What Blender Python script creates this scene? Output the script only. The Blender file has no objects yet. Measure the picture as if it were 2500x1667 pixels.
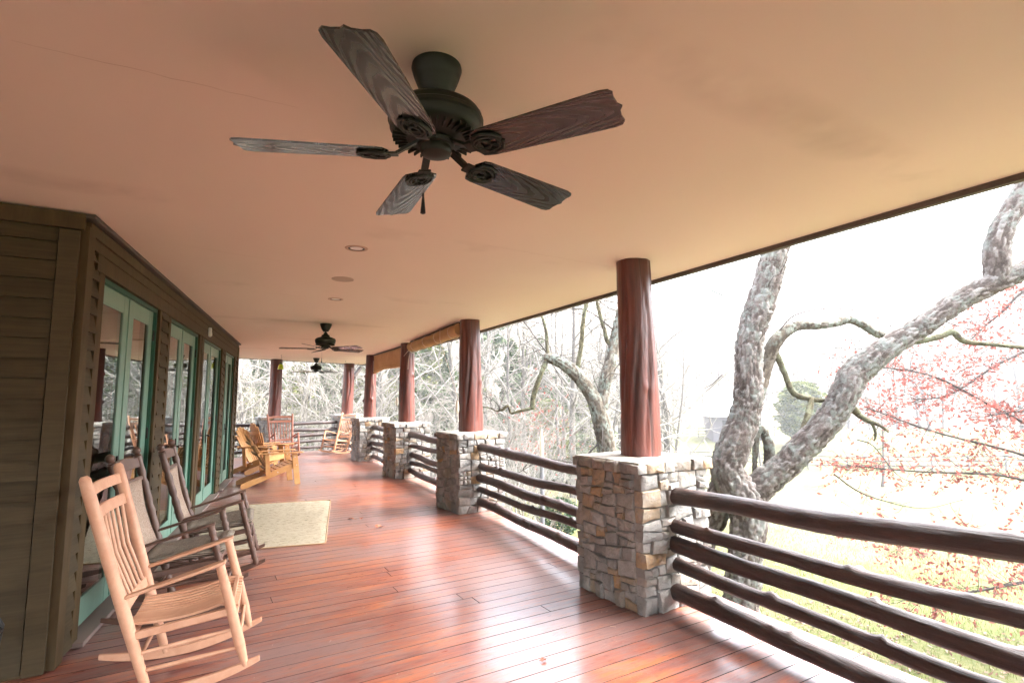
import bpy, math, random
import numpy as np
from mathutils import Vector, Matrix, noise as mnoise

S = bpy.context.scene
COL = S.collection
PI = math.pi
rad = math.radians

# ------------------------------------------------------------------ camera
CAMH = 1.5475
pitch, roll = 0.10670, -0.00455
f_ = Vector((0, math.cos(pitch), math.sin(pitch)))
r0 = Vector((1, 0, 0)); u0 = Vector((0, -math.sin(pitch), math.cos(pitch)))
r_ = math.cos(roll)*r0 + math.sin(roll)*u0
u_ = -math.sin(roll)*r0 + math.cos(roll)*u0
cam = bpy.data.cameras.new("camera")
cam.sensor_width = 36.0
cam.lens = 1306.0/2500*36
cam.clip_start = 0.05; cam.clip_end = 2500
co = bpy.data.objects.new("camera", cam); COL.objects.link(co)
M = Matrix.Identity(4)
for i in range(3):
    M[i][0] = r_[i]; M[i][1] = u_[i]; M[i][2] = -f_[i]
M.translation = Vector((0, 0, CAMH))
co.matrix_world = M
S.camera = co

# ------------------------------------------------------------------ sky, sun, exposure
w = bpy.data.worlds.new("World"); S.world = w; w.use_nodes = True
nt = w.node_tree; nt.nodes.clear()
sky = nt.nodes.new('ShaderNodeTexSky'); sky.sky_type = 'NISHITA'; sky.sun_disc = False
SUN_EL, SUN_AZ = rad(52), rad(80)
sky.sun_elevation = SUN_EL; sky.sun_rotation = SUN_AZ
sky.air_density = 1.0; sky.dust_density = 4.0; sky.ozone_density = 1.0
hs = nt.nodes.new('ShaderNodeHueSaturation'); hs.inputs['Saturation'].default_value = 0.42
bgn = nt.nodes.new('ShaderNodeBackground'); bgn.inputs['Strength'].default_value = 0.15
wo = nt.nodes.new('ShaderNodeOutputWorld')
nt.links.new(sky.outputs[0], hs.inputs['Color']); nt.links.new(hs.outputs[0], bgn.inputs['Color'])
nt.links.new(bgn.outputs[0], wo.inputs[0])
sl = bpy.data.lights.new("sun", 'SUN'); sl.energy = 0.5; sl.angle = rad(60); sl.color = (1.0, 0.985, 0.96)
so = bpy.data.objects.new("sun", sl); COL.objects.link(so)
sd = Vector((math.sin(SUN_AZ)*math.cos(SUN_EL), math.cos(SUN_AZ)*math.cos(SUN_EL), math.sin(SUN_EL)))
so.rotation_euler = sd.to_track_quat('Z', 'Y').to_euler()
so.location = (30, 0, 40)
S.view_settings.view_transform = 'Standard'; S.view_settings.look = 'None'
S.view_settings.gamma = 1; S.view_settings.use_curve_mapping = False
S.view_settings.exposure = 4.15
S.render.engine = 'CYCLES'
cy = S.cycles
cy.use_denoising = True
try: cy.denoiser = 'OPENIMAGEDENOISE'
except Exception: pass
cy.max_bounces = 7; cy.diffuse_bounces = 4; cy.glossy_bounces = 4; cy.transparent_max_bounces = 12
cy.transmission_bounces = 2; cy.volume_bounces = 0
cy.caustics_reflective = False; cy.caustics_refractive = False
cy.sample_clamp_indirect = 8
try: cy.volume_max_steps = 32
except Exception: pass

# ------------------------------------------------------------------ helpers
class MB:
    def __init__(s): s.v = []; s.f = []
    def add(s, vs, fs):
        o = len(s.v); s.v.extend([tuple(map(float, a)) for a in vs]); s.f.extend([tuple(i+o for i in q) for q in fs]); return s
    def box(s, c, d, rot=None):
        vs = []
        for i in (-1, 1):
            for j in (-1, 1):
                for k in (-1, 1):
                    p = Vector((i*d[0]/2, j*d[1]/2, k*d[2]/2))
                    if rot is not None: p = rot @ p
                    vs.append(p+Vector(c))
        return s.add(vs, [(0,1,3,2),(4,6,7,5),(0,4,5,1),(2,3,7,6),(0,2,6,4),(1,5,7,3)])
    def bar(s, a, b, w_, h_, up=(0,0,1)):
        a = Vector(a); b = Vector(b); d = b-a; L = d.length; d.normalize(); up = Vector(up)
        sx = d.cross(up)
        if sx.length < 1e-4: sx = d.cross(Vector((0,1,0)))
        sx.normalize(); uz = sx.cross(d)
        R = Matrix((d, sx, uz)).transposed()
        return s.box((a+b)/2, (L, w_, h_), R)
    def tube(s, pts, rs, n=8, cap=True):
        pts = [Vector(p) for p in pts]; m = len(pts)
        if not hasattr(rs, '__len__'): rs = [rs]*m
        t = (pts[1]-pts[0]).normalized()
        ref = Vector((0,0,1)) if abs(t.z) < .9 else Vector((1,0,0))
        nx = t.cross(ref).normalized()
        vs = []
        for i, p in enumerate(pts):
            t = (pts[min(i+1, m-1)]-pts[max(i-1, 0)])
            if t.length < 1e-9: t = Vector((0,0,1))
            t.normalize(); nx = (nx - t*nx.dot(t))
            if nx.length < 1e-5: nx = t.orthogonal()
            nx.normalize(); ny = t.cross(nx)
            for k in range(n):
                a = 2*PI*k/n
                vs.append(p+(nx*math.cos(a)+ny*math.sin(a))*rs[i])
        fs = [(i*n+k, i*n+(k+1) % n, (i+1)*n+(k+1) % n, (i+1)*n+k) for i in range(m-1) for k in range(n)]
        if cap: fs += [tuple(reversed(range(n))), tuple(range((m-1)*n, m*n))]
        return s.add(vs, fs)
    def lathe(s, prof, n=24, c=(0,0,0), cap=True):
        vs = [(c[0]+r*math.cos(2*PI*k/n), c[1]+r*math.sin(2*PI*k/n), c[2]+z) for r, z in prof for k in range(n)]
        m = len(prof)
        fs = [(i*n+k, i*n+(k+1) % n, (i+1)*n+(k+1) % n, (i+1)*n+k) for i in range(m-1) for k in range(n)]
        if cap: fs += [tuple(reversed(range(n))), tuple(range((m-1)*n, m*n))]
        return s.add(vs, fs)
    def prism(s, poly, z0, z1, T=None):
        n = len(poly)
        vs = [Vector((x, y, z0)) for x, y in poly]+[Vector((x, y, z1)) for x, y in poly]
        if T is not None: vs = [T @ v for v in vs]
        return s.add(vs, [tuple(reversed(range(n))), tuple(range(n, 2*n))]+[(i, (i+1) % n, n+(i+1) % n, n+i) for i in range(n)])
    def mesh(s, name, mat=None, smooth=False):
        me = bpy.data.meshes.new(name); me.from_pydata(s.v, [], s.f); me.update()
        if mat: me.materials.append(mat)
        if getattr(s, 'at', None): me.attributes.new('plate', 'FLOAT', 'POINT').data.foreach_set('value', s.at)
        if smooth: me.polygons.foreach_set('use_smooth', [True]*len(me.polygons))
        return me

def smooth_by_angle(me, deg=35):
    try:
        me.polygons.foreach_set('use_smooth', [True]*len(me.polygons))
        me.set_sharp_from_angle(angle=rad(deg))
    except Exception: pass
    return me

def obj(name, me, parent=None, loc=None, rot=None, bevel=0.0):
    o = bpy.data.objects.new(name, me); COL.objects.link(o)
    if parent: o.parent = parent
    if loc is not None: o.location = loc
    if rot is not None: o.rotation_euler = rot
    if bevel:
        b = o.modifiers.new('bevel', 'BEVEL'); b.width = bevel; b.segments = 2; b.limit_method = 'ANGLE'; b.angle_limit = rad(40)
    return o
def part(name, mb, mat, parent, smooth=False, bevel=0.0, loc=None, rot=None):
    me = mb.mesh(name, mat)
    if smooth is True: me.polygons.foreach_set('use_smooth', [True]*len(me.polygons))
    elif smooth: smooth_by_angle(me, smooth)
    return obj(name, me, parent, loc, rot, bevel)
def thing(name, label, cat, loc=(0,0,0), rz=0, group=None):
    o = bpy.data.objects.new(name, None); COL.objects.link(o); o.location = loc; o.rotation_euler = (0,0,rz)
    o.empty_display_size = .1
    return tag(o, label, cat, group)
def tag(o, label, cat, group=None):
    o['label'] = label; o['category'] = cat
    if group: o['group'] = group
    return o
def struct(o): o['kind'] = 'structure'; return o
def stuff(o): o['kind'] = 'stuff'; return o
def dup(o, loc=None, rz=None, label=None, parent=None):
    c = o.copy(); COL.objects.link(c)
    if parent is not None: c.parent = parent
    if loc is not None: c.location = loc
    if rz is not None: c.rotation_euler = (0,0,rz)
    if label: c['label'] = label
    for ch in list(CH.get(o.name, ())) or [x for x in o.children]:
        dup(ch, parent=c)
    return c
CH = {}

# ---- materials
def mat(name, base=(.5,.5,.5), rough=.6, metal=0, spec=.5, build=None):
    m = bpy.data.materials.new(name); m.use_nodes = True
    nt = m.node_tree; b = nt.nodes['Principled BSDF']
    b.inputs['Base Color'].default_value = (*base, 1); b.inputs['Roughness'].default_value = rough
    b.inputs['Metallic'].default_value = metal; b.inputs['Specular IOR Level'].default_value = spec
    if build: build(nt, b)
    return m
class N:
    def __init__(s, nt): s.nt = nt
    def n(s, t, **kw):
        x = s.nt.nodes.new(t)
        for k, v in kw.items():
            if k.startswith('i_'): 
                key = k[2:].replace('_', ' ')
                x.inputs[key].default_value = v
            else: setattr(x, k, v)
        return x
    def l(s, a, b): s.nt.links.new(a, b)
    def coord(s, scale=(1,1,1), rot=(0,0,0), kind='Object'):
        tc = s.n('ShaderNodeTexCoord'); mp = s.n('ShaderNodeMapping')
        mp.inputs['Scale'].default_value = scale; mp.inputs['Rotation'].default_value = rot
        s.l(tc.outputs[kind], mp.inputs['Vector']); return mp.outputs[0]
    def noise(s, vec, scale, detail=4, rough=.55, dist=0):
        x = s.n('ShaderNodeTexNoise'); x.inputs['Scale'].default_value = scale; x.inputs['Detail'].default_value = detail
        x.inputs['Roughness'].default_value = rough; x.inputs['Distortion'].default_value = dist
        if vec is not None: s.l(vec, x.inputs['Vector'])
        return x.outputs['Fac']
    def vor(s, vec, scale, feature='F1', out='Distance', rnd=1):
        x = s.n('ShaderNodeTexVoronoi'); x.feature = feature; x.inputs['Scale'].default_value = scale
        x.inputs['Randomness'].default_value = rnd
        if vec is not None: s.l(vec, x.inputs['Vector'])
        return x.outputs[out]
    def ramp(s, fac, stops):
        x = s.n('ShaderNodeValToRGB'); e = x.color_ramp.elements
        while len(e) < len(stops): e.new(.5)
        for i, (p, c) in enumerate(stops):
            e[i].position = p; e[i].color = (*c, 1) if hasattr(c, '__len__') else (c, c, c, 1)
        s.l(fac, x.inputs[0]); return x.outputs[0]
    def mix(s, fac, a, b, mode='MIX'):
        x = s.n('ShaderNodeMix'); x.data_type = 'RGBA'; x.blend_type = mode
        for v, i in ((fac, 0), (a, 6), (b, 7)):
            if hasattr(v, 'links') or isinstance(v, bpy.types.NodeSocket): s.l(v, x.inputs[i])
            elif i == 0: x.inputs[0].default_value = v
            else: x.inputs[i].default_value = (*v, 1)
        return x.outputs[2]
    def math(s, op, a, b=0, clamp=False):
        x = s.n('ShaderNodeMath'); x.operation = op; x.use_clamp = clamp
        for v, i in ((a, 0), (b, 1)):
            if isinstance(v, bpy.types.NodeSocket): s.l(v, x.inputs[i])
            else: x.inputs[i].default_value = v
        return x.outputs[0]
    def bump(s, b, h, strength=.3, dist=.01):
        x = s.n('ShaderNodeBump'); x.inputs['Strength'].default_value = strength; x.inputs['Distance'].default_value = dist
        s.l(h, x.inputs['Height']); s.l(x.outputs[0], b.inputs['Normal']); return x
    def orand(s):
        return s.n('ShaderNodeObjectInfo').outputs['Random']

def wood(name, c0, c1, scale=(3,3,3), grain=(1,30,30), rough=.5, spec=.5, var=.25, bumpd=.0015, coat=0):
    def B(nt, b):
        k = N(nt); v = k.coord(grain)
        n1 = k.noise(v, 1.6, 5, .6, .6); n2 = k.noise(k.coord(scale), 2.0, 3)
        rnd = k.orand()
        fac = k.math('ADD', k.math('MULTIPLY', n1, .75), k.math('MULTIPLY', n2, .3))
        fac = k.math('ADD', fac, k.math('MULTIPLY', k.math('SUBTRACT', rnd, .5), var))
        col = k.ramp(fac, [(.3, c0), (.72, c1)])
        k.l(col, b.inputs['Base Color'])
        k.bump(b, n1, .35, bumpd)
        b.inputs['Roughness'].default_value = rough
        if coat: b.inputs['Coat Weight'].default_value = coat; b.inputs['Coat Roughness'].default_value = .2
    return mat(name, c1, rough, 0, spec, B)

DA = rad(30.5)     # direction of the deck boards
def deck_mat():
    def B(nt, b):
        k = N(nt); tc = k.n('ShaderNodeTexCoord')
        mp = k.n('ShaderNodeMapping'); mp.vector_type = 'TEXTURE'; mp.inputs['Rotation'].default_value = (0,0,DA)
        k.l(tc.outputs['Object'], mp.inputs['Vector']); v = mp.outputs[0]
        def sc(s_):
            m2 = k.n('ShaderNodeMapping'); m2.inputs['Scale'].default_value = s_; k.l(v, m2.inputs['Vector']); return m2.outputs[0]
        rnd = k.orand()
        comb = k.n('ShaderNodeCombineXYZ'); k.l(k.math('MULTIPLY', rnd, 37.), comb.inputs[0]); k.l(k.math('MULTIPLY', rnd, 91.), comb.inputs[2])
        def off(vec):
            a = k.n('ShaderNodeVectorMath'); a.operation = 'ADD'; k.l(vec, a.inputs[0]); k.l(comb.outputs[0], a.inputs[1]); return a.outputs[0]
        grain = k.noise(off(sc((1.5, 45, 10))), 1.5, 5, .6, .5)
        patch = k.noise(off(sc((.8, 3.5, 3))), 2.0, 6, .66, .4)
        big = k.noise(sc((.5, .7, 1)), 1.1, 4, .6)
        wear = k.noise(off(sc((3, 14, 5))), 2.2, 8, .72, .3)
        red = k.ramp(k.math('ADD', k.math('MULTIPLY', patch, .7), k.math('MULTIPLY', grain, .3)), [(.33, (.115,.042,.034)), (.46, (.23,.066,.044)), (.60, (.42,.125,.048))])
        dull = k.mix(grain, (.17,.105,.098), (.27,.175,.165))
        f1 = k.ramp(k.math('ADD', k.math('MULTIPLY', big, .6), k.math('MULTIPLY', wear, .5)), [(.48, 0.0), (.60, .9)])
        col = k.mix(f1, red, dull)
        # pale scuffs and flecks of lost paint
        fleck = k.ramp(k.noise(sc((28, 60, 20)), 1.8, 3, .7), [(.62, 0.0), (.68, 1.0)])
        fmask = k.ramp(k.noise(sc((.9, 2, 1)), 1.3, 3), [(.52, 0.0), (.7, 1.0)])
        col = k.mix(k.math('MULTIPLY', k.math('MULTIPLY', fleck, fmask), .7), col, (.5,.42,.38))
        dark = k.ramp(k.noise(sc((6, 20, 6)), 2.0, 5, .7), [(.56, 0.0), (.68, .6)])
        col = k.mix(dark, col, (.07,.035,.03))
        col = k.mix(k.math('MULTIPLY', k.math('SUBTRACT', rnd, .5), .35, True), col, (.12,.03,.02))
        k.l(col, b.inputs['Base Color'])
        ro = k.math('ADD', k.math('MULTIPLY', wear, .22), k.math('MULTIPLY', big, .14))
        k.l(k.math('ADD', ro, .14), b.inputs['Roughness'])
        k.bump(b, k.math('ADD', grain, k.math('MULTIPLY', wear, .6)), .28, .0012)
        b.inputs['Coat Weight'].default_value = .45; b.inputs['Coat Roughness'].default_value = .18; b.inputs['Coat IOR'].default_value = 1.6
    return mat('painted_deck', (.3,.05,.03), .3, 0, .5, B)

def bark_mat(name, dark, mid, pale, lichen=(.42,.5,.42), lich=.5, vs=26):
    def B(nt, b):
        k = N(nt); v = k.coord((1,1,.8))
        at = k.n('ShaderNodeAttribute'); at.attribute_name = 'plate'
        n1 = k.noise(v, 55, 6, .72); n2 = k.noise(v, 4.0, 4, .6); n3 = k.noise(v, 16, 5, .65); n4 = k.noise(k.coord((1,1,.25)), 22, 5, .7)
        f = k.math('ADD', k.math('ADD', k.math('MULTIPLY', at.outputs['Fac'], .36), .02), k.math('ADD', k.math('MULTIPLY', n1, .38), k.math('MULTIPLY', n4, .22)))
        base = k.ramp(f, [(.28, dark), (.52, mid), (.8, pale)])
        lf = k.math('MULTIPLY', k.ramp(n2, [(.44, 0.0), (.60, 1.0)]), k.ramp(n3, [(.44, 0.0), (.54, 1.0)]))
        base = k.mix(k.math('MULTIPLY', lf, lich), base, lichen)
        k.l(base, b.inputs['Base Color'])
        k.bump(b, k.math('ADD', n1, k.math('MULTIPLY', n4, .8)), .9, .010)
    return mat(name, mid, .88, 0, .15, B)

M_ = {}
M_['deck'] = deck_mat()
M_['substrate'] = mat('joist_wood', (.03,.018,.014), .8)
def ceil_b(nt, b):
    k = N(nt); v = k.coord()
    n1 = k.noise(v, .45, 4, .55); n2 = k.noise(v, 2.3, 5, .6); n3 = k.noise(v, 90, 3, .6)
    col = k.ramp(k.math('ADD', k.math('MULTIPLY', n1, .7), k.math('MULTIPLY', n2, .3)), [(.36, (.80,.68,.60)), (.66, (.83,.71,.63))])
    # faint joint stains across the panels
    wv = k.n('ShaderNodeTexWave'); wv.wave_type = 'BANDS'; wv.bands_direction = 'Y'
    wv.inputs['Scale'].default_value = .13; wv.inputs['Distortion'].default_value = .35; wv.inputs['Detail'].default_value = 3
    k.l(k.coord((1,1,1), (0,0,rad(-31))), wv.inputs['Vector'])
    st = k.ramp(wv.outputs['Fac'], [(.955, 0.0), (1.0, 1.0)])
    st = k.math('MULTIPLY', st, k.ramp(k.noise(v, 1.3, 4, .6), [(.48, 0.0), (.62, .25)]))
    col = k.mix(st, col, (.42,.31,.25))
    k.l(col, b.inputs['Base Color'])
    k.bump(b, n3, .10, .002)
M_['ceiling'] = mat('peach_stucco', (.6,.4,.3), .85, 0, .2, ceil_b)
M_['crack'] = mat('joint_crack', (.52,.38,.30), .9)
M_['trim'] = wood('dark_fascia', (.05,.035,.028), (.10,.07,.055), rough=.6)
M_['clap'] = wood('stained_clapboard', (.034,.024,.010), (.070,.050,.024), grain=(2, 30, 40), rough=.7, spec=.25, var=.25)
M_['casing'] = wood('stained_trim', (.046,.029,.010), (.085,.056,.024), grain=(12, 12, 2), rough=.7, spec=.25, var=.15)
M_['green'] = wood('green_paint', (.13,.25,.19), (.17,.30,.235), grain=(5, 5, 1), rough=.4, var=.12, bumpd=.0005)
M_['greenshade'] = wood('green_jamb_shade', (.010,.07,.042), (.018,.095,.06), grain=(5, 5, 1), rough=.4, var=.12, bumpd=.0005)  # door green again, darkened so the jamb's shade sits in the colour
M_['thresh'] = mat('weathered_sill', (.2,.15,.13), .6)
M_['roomwall'] = mat('room_plaster', (.22,.17,.13), .9)
M_['roomfloor'] = mat('room_floor', (.10,.06,.04), .6)
M_['black'] = mat('dark_metal', (.02,.018,.016), .4, .6)
def glass_b():
    m = bpy.data.materials.new('door_glass'); m.use_nodes = True; nt = m.node_tree; nt.nodes.clear(); k = N(nt)
    g = k.n('ShaderNodeBsdfGlossy'); g.inputs['Roughness'].default_value = .012; g.inputs['Color'].default_value = (.93,.97,.95,1)
    t = k.n('ShaderNodeBsdfTransparent'); t.inputs['Color'].default_value = (.5,.56,.53,1)
    fr = k.n('ShaderNodeFresnel'); fr.inputs['IOR'].default_value = 3.6
    mx = k.n('ShaderNodeMixShader'); o = k.n('ShaderNodeOutputMaterial')
    nb = k.n('ShaderNodeBump'); nb.inputs['Strength'].default_value = .03; nb.inputs['Distance'].default_value = .02
    k.l(k.noise(k.coord(), 2.2, 1), nb.inputs['Height']); k.l(nb.outputs[0], g.inputs['Normal'])
    k.l(fr.outputs[0], mx.inputs[0]); k.l(t.outputs[0], mx.inputs[1]); k.l(g.outputs[0], mx.inputs[2]); k.l(mx.outputs[0], o.inputs[0])
    return m
M_['glass'] = glass_b()
def post_b(nt, b):
    k = N(nt); v = k.coord((6,6,.55)); n1 = k.noise(v, 2.2, 6, .6, .7); n2 = k.noise(k.coord((1,1,.5)), 3, 4)
    col = k.ramp(k.math('ADD', k.math('MULTIPLY', n1, .7), k.math('MULTIPLY', n2, .3)), [(.3, (.015,.006,.004)), (.5, (.095,.018,.009)), (.75, (.20,.038,.016))])
    k.l(col, b.inputs['Base Color']); k.bump(b, n1, .9, .02)
    b.inputs['Coat Weight'].default_value = .15; b.inputs['Coat Roughness'].default_value = .35
M_['post'] = mat('varnished_cedar', (.18,.04,.02), .45, 0, .5, post_b)
def log_b(nt, b):
    k = N(nt); v = k.coord((1.2,11,11)); n1 = k.noise(v, 3.4, 7, .68, .6); n2 = k.noise(k.coord(), 4, 5, .65)
    col = k.ramp(k.math('ADD', k.math('MULTIPLY', n1, .6), k.math('MULTIPLY', n2, .4)), [(.3, (.007,.005,.004)), (.52, (.030,.012,.008)), (.72, (.085,.034,.020)), (.88, (.22,.17,.15))])
    k.l(col, b.inputs['Base Color']); k.bump(b, n1, 1.0, .016)
    b.inputs['Coat Weight'].default_value = .2; b.inputs['Coat Roughness'].default_value = .42
M_['log'] = mat('stained_log', (.06,.025,.015), .5, 0, .5, log_b)
def stone_b(nt, b):
    k = N(nt); v = k.coord(kind='Object'); rnd = k.orand()
    # alike colours per stone, one in ten rusty or ochre
    base = k.ramp(rnd, [(0.0, (.20,.197,.187)), (.35, (.275,.265,.245)), (.62, (.33,.315,.29)), (.80, (.26,.237,.205)), (.92, (.33,.26,.18)), (.965, (.35,.235,.13)), (1.0, (.38,.23,.10))])
    n1 = k.noise(v, 26, 6, .65); n2 = k.noise(v, 7, 4, .6); n3 = k.noise(v, 120, 4, .7)
    col = k.mix(k.ramp(n1, [(.35, 0.0), (.7, .6)]), base, (.16,.15,.14), 'MIX')
    col = k.mix(k.ramp(n2, [(.5, 0.0), (.72, .55)]), col, (.42,.405,.375))
    col = k.mix(k.ramp(k.noise(v, 3.3, 4), [(.58, 0.0), (.75, .35)]), col, (.36,.22,.11))
    k.l(col, b.inputs['Base Color'])
    k.bump(b, k.math('ADD', k.math('MULTIPLY', n1, 1.0), k.math('MULTIPLY', n3, .35)), 1.0, .016)
M_['stone'] = mat('rubble_stone', (.33,.3,.27), .88, 0, .25, stone_b)
def mortar_b(nt, b):
    k = N(nt); n = k.noise(k.coord(), 40, 5, .7)
    k.l(k.ramp(n, [(.3, (.15,.135,.115)), (.7, (.30,.28,.245))]), b.inputs['Base Color']); k.bump(b, n, .8, .01)
M_['mortar'] = mat('mortar', (.25,.23,.2), .95, 0, .2, mortar_b)
def slab_b(nt, b):
    k = N(nt); n = k.noise(k.coord(), 18, 6, .7)
    k.l(k.ramp(n, [(.3, (.38,.36,.32)), (.7, (.52,.50,.45))]), b.inputs['Base Color']); k.bump(b, n, .7, .01)
M_['slab'] = mat('cap_concrete', (.46,.44,.4), .9, 0, .2, slab_b)
M_['fan'] = mat('bronze_fan_metal', (.009,.011,.004), .5, .1, .35)
def blade_b(nt, b):
    k = N(nt); v = k.coord((1, 1, 1))
    # cathedral grain along the blade: long nested arches
    mp = k.n('ShaderNodeMapping'); mp.inputs['Scale'].default_value = (1.5, 11, 1); k.l(v, mp.inputs['Vector'])
    n0 = k.noise(mp.outputs[0], 1.4, 2, .5, .2)
    sx = k.n('ShaderNodeSeparateXYZ'); k.l(v, sx.inputs[0]); rnd = k.orand()
    yy = k.math('ADD', sx.outputs[1], k.math('MULTIPLY', k.math('SUBTRACT', rnd, .5), .03))
    ph = k.math('ADD', k.math('MULTIPLY', sx.outputs[0], 60.), k.math('MULTIPLY', k.math('MULTIPLY', yy, yy), 3600.))
    s_ = k.math('SINE', k.math('ADD', ph, k.math('ADD', k.math('MULTIPLY', n0, 18.), k.math('MULTIPLY', rnd, 9.))))
    g = k.ramp(k.math('ADD', k.math('MULTIPLY', s_, .5), .5), [(.25, 0.0), (.85, 1.0)])
    fine = k.noise(k.coord((6, 160, 1)), 1.5, 3)
    col = k.mix(k.math('MULTIPLY', g, k.math('ADD', fine, .2)), (.003,.005,.0025), (.024,.030,.024))
    k.l(col, b.inputs['Base Color'])
    k.l(k.ramp(g, [(0, .42), (1, .2)]), b.inputs['Roughness'])
    b.inputs['Coat Weight'].default_value = .35; b.inputs['Coat Roughness'].default_value = .13
    k.bump(b, g, .04, .0006)
M_['blade'] = mat('grey_oak_blade', (.05,.05,.04), .35, 0, .6, blade_b)
M_['chairA'] = wood('pale_oak', (.50,.255,.150), (.63,.37,.235), grain=(8,8,8), rough=.5, var=.15, bumpd=.0006)
M_['chairB'] = wood('dark_walnut_stain', (.085,.044,.030), (.155,.085,.058), grain=(8,8,8), rough=.45, var=.1)
M_['chairC'] = wood('red_brown_varnish', (.26,.09,.05), (.38,.15,.085), grain=(8,8,8), rough=.45, var=.15)
M_['adi'] = wood('golden_pine', (.46,.215,.065), (.58,.32,.12), grain=(8,8,8), rough=.45, var=.2)
def weave_b(nt, b):
    k = N(nt); v = k.coord()
    wv = k.n('ShaderNodeTexWave'); wv.inputs['Scale'].default_value = 34; wv.inputs['Distortion'].default_value = 1.2; wv.inputs['Detail'].default_value = 2
    wv.bands_direction = 'Y'; k.l(v, wv.inputs['Vector'])
    n = k.noise(v, 50, 4, .7)
    f = k.math('ADD', k.math('MULTIPLY', wv.outputs['Fac'], .6), k.math('MULTIPLY', n, .5))
    k.l(k.ramp(f, [(.3, (.075,.06,.045)), (.6, (.2,.165,.125)), (.85, (.36,.31,.25))]), b.inputs['Base Color']); k.bump(b, f, .7, .004)
M_['weave'] = mat('woven_fibre', (.2,.16,.12), .85, 0, .2, weave_b)
def backweave_b(nt, b):
    k = N(nt); v = k.coord(); n = k.noise(v, 70, 5, .7)
    br = k.vor(v, 110, 'F1')
    k.l(k.ramp(k.math('ADD', n, k.math('MULTIPLY', br, .5)), [(.35, (.13,.085,.06)), (.6, (.26,.18,.13)), (.85, (.40,.31,.24))]), b.inputs['Base Color']); k.bump(b, br, .5, .002)
M_['backweave'] = mat('cane_back', (.25,.18,.13), .7, 0, .3, backweave_b)
def rug_b(nt, b):
    k = N(nt); v = k.coord((1,1,1))
    fl = k.noise(k.coord((4, 14, 1)), 3.0, 3, .65, .2); n = k.noise(v, 130, 3, .7)
    n2 = k.noise(v, 9, 4)
    col = k.ramp(k.math('ADD', k.math('MULTIPLY', n, .7), k.math('MULTIPLY', n2, .3)), [(.3, (.34,.29,.205)), (.7, (.48,.415,.31))])
    col = k.mix(k.ramp(fl, [(.575, 0.0), (.62, .9)]), col, (.10,.09,.055))
    k.l(col, b.inputs['Base Color']); k.bump(b, k.math('ADD', n, fl), .8, .006)
M_['rug'] = mat('jute_rug', (.5,.45,.33), .95, 0, .1, rug_b)
M_['rugedge'] = mat('rug_binding', (.40,.27,.15), .9)
M_['leafred'] = wood('dry_leaf', (.20,.045,.025), (.38,.12,.06), rough=.6, var=.5)
M_['canvas'] = wood('tan_canvas', (.36,.20,.085), (.47,.285,.13), grain=(3,3,3), rough=.8, var=.1)
M_['rope'] = mat('cotton_rope', (.55,.45,.36), .9)
M_['cleat'] = mat('pale_wooden_weight', (.62,.58,.48), .7)
M_['white'] = mat('white_plastic', (.75,.74,.72), .4)
M_['lens'] = mat('frosted_lens', (.78,.76,.74), .35)
M_['speaker'] = mat('speaker_grille', (.50,.40,.33), .8)
def limem(nt, b):
    b.inputs['Transmission Weight'].default_value = .25
M_['lime'] = mat('lime_glass', (.42,.62,.02), .25, 0, .5, limem)
M_['bark'] = bark_mat('platy_bark', (.045,.034,.028), (.12,.096,.083), (.27,.255,.235), lichen=(.185,.205,.18), lich=.65, vs=21)
M_['bark2'] = bark_mat('mossy_bark', (.035,.026,.018), (.085,.068,.05), (.16,.145,.12), lichen=(.18,.205,.175), lich=.9, vs=34)
M_['moss'] = bark_mat('shaggy_branch_bark', (.03,.025,.013), (.075,.064,.035), (.14,.125,.08), lichen=(.17,.19,.12), lich=.5, vs=60)
M_['twig'] = mat('pale_twig', (.20,.185,.16), .8, 0, .2)
M_['twigd'] = mat('brown_twig', (.045,.036,.032), .8, 0, .2)
M_['woodbark'] = mat('woodland_bark', (.11,.10,.09), .9, 0, .1)
def leafm(name, c0, c1, tr=.3):
    def B(nt, b):
        k = N(nt)
        g = k.n('ShaderNodeNewGeometry')
        col = k.ramp(g.outputs['Random Per Island'], [(0, c0), (1, c1)])
        k.l(col, b.inputs['Base Color'])
        t = k.n('ShaderNodeBsdfTranslucent'); k.l(col, t.inputs[0]); mx = k.n('ShaderNodeMixShader'); mx.inputs[0].default_value = tr
        o = nt.nodes['Material Output']; k.l(b.outputs[0], mx.inputs[1]); k.l(t.outputs[0], mx.inputs[2]); k.l(mx.outputs[0], o.inputs[0])
    return mat(name, c0, .6, 0, .3, B)
M_['oakleaf'] = leafm('russet_oak_leaves', (.18,.045,.038), (.34,.13,.105), .5)
M_['evleaf'] = leafm('yellow_green_needles', (.05,.075,.014), (.15,.16,.03))
M_['evdark'] = leafm('hemlock_needles', (.035,.065,.024), (.08,.115,.04))
M_['shrubleaf'] = leafm('glossy_shrub_leaves', (.012,.035,.010), (.04,.08,.026))
M_['grass'] = leafm('grass_blades', (.06,.09,.015), (.15,.15,.05), .4)
M_['litter'] = leafm('brown_litter', (.10,.045,.03), (.24,.14,.10), .2)
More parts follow.
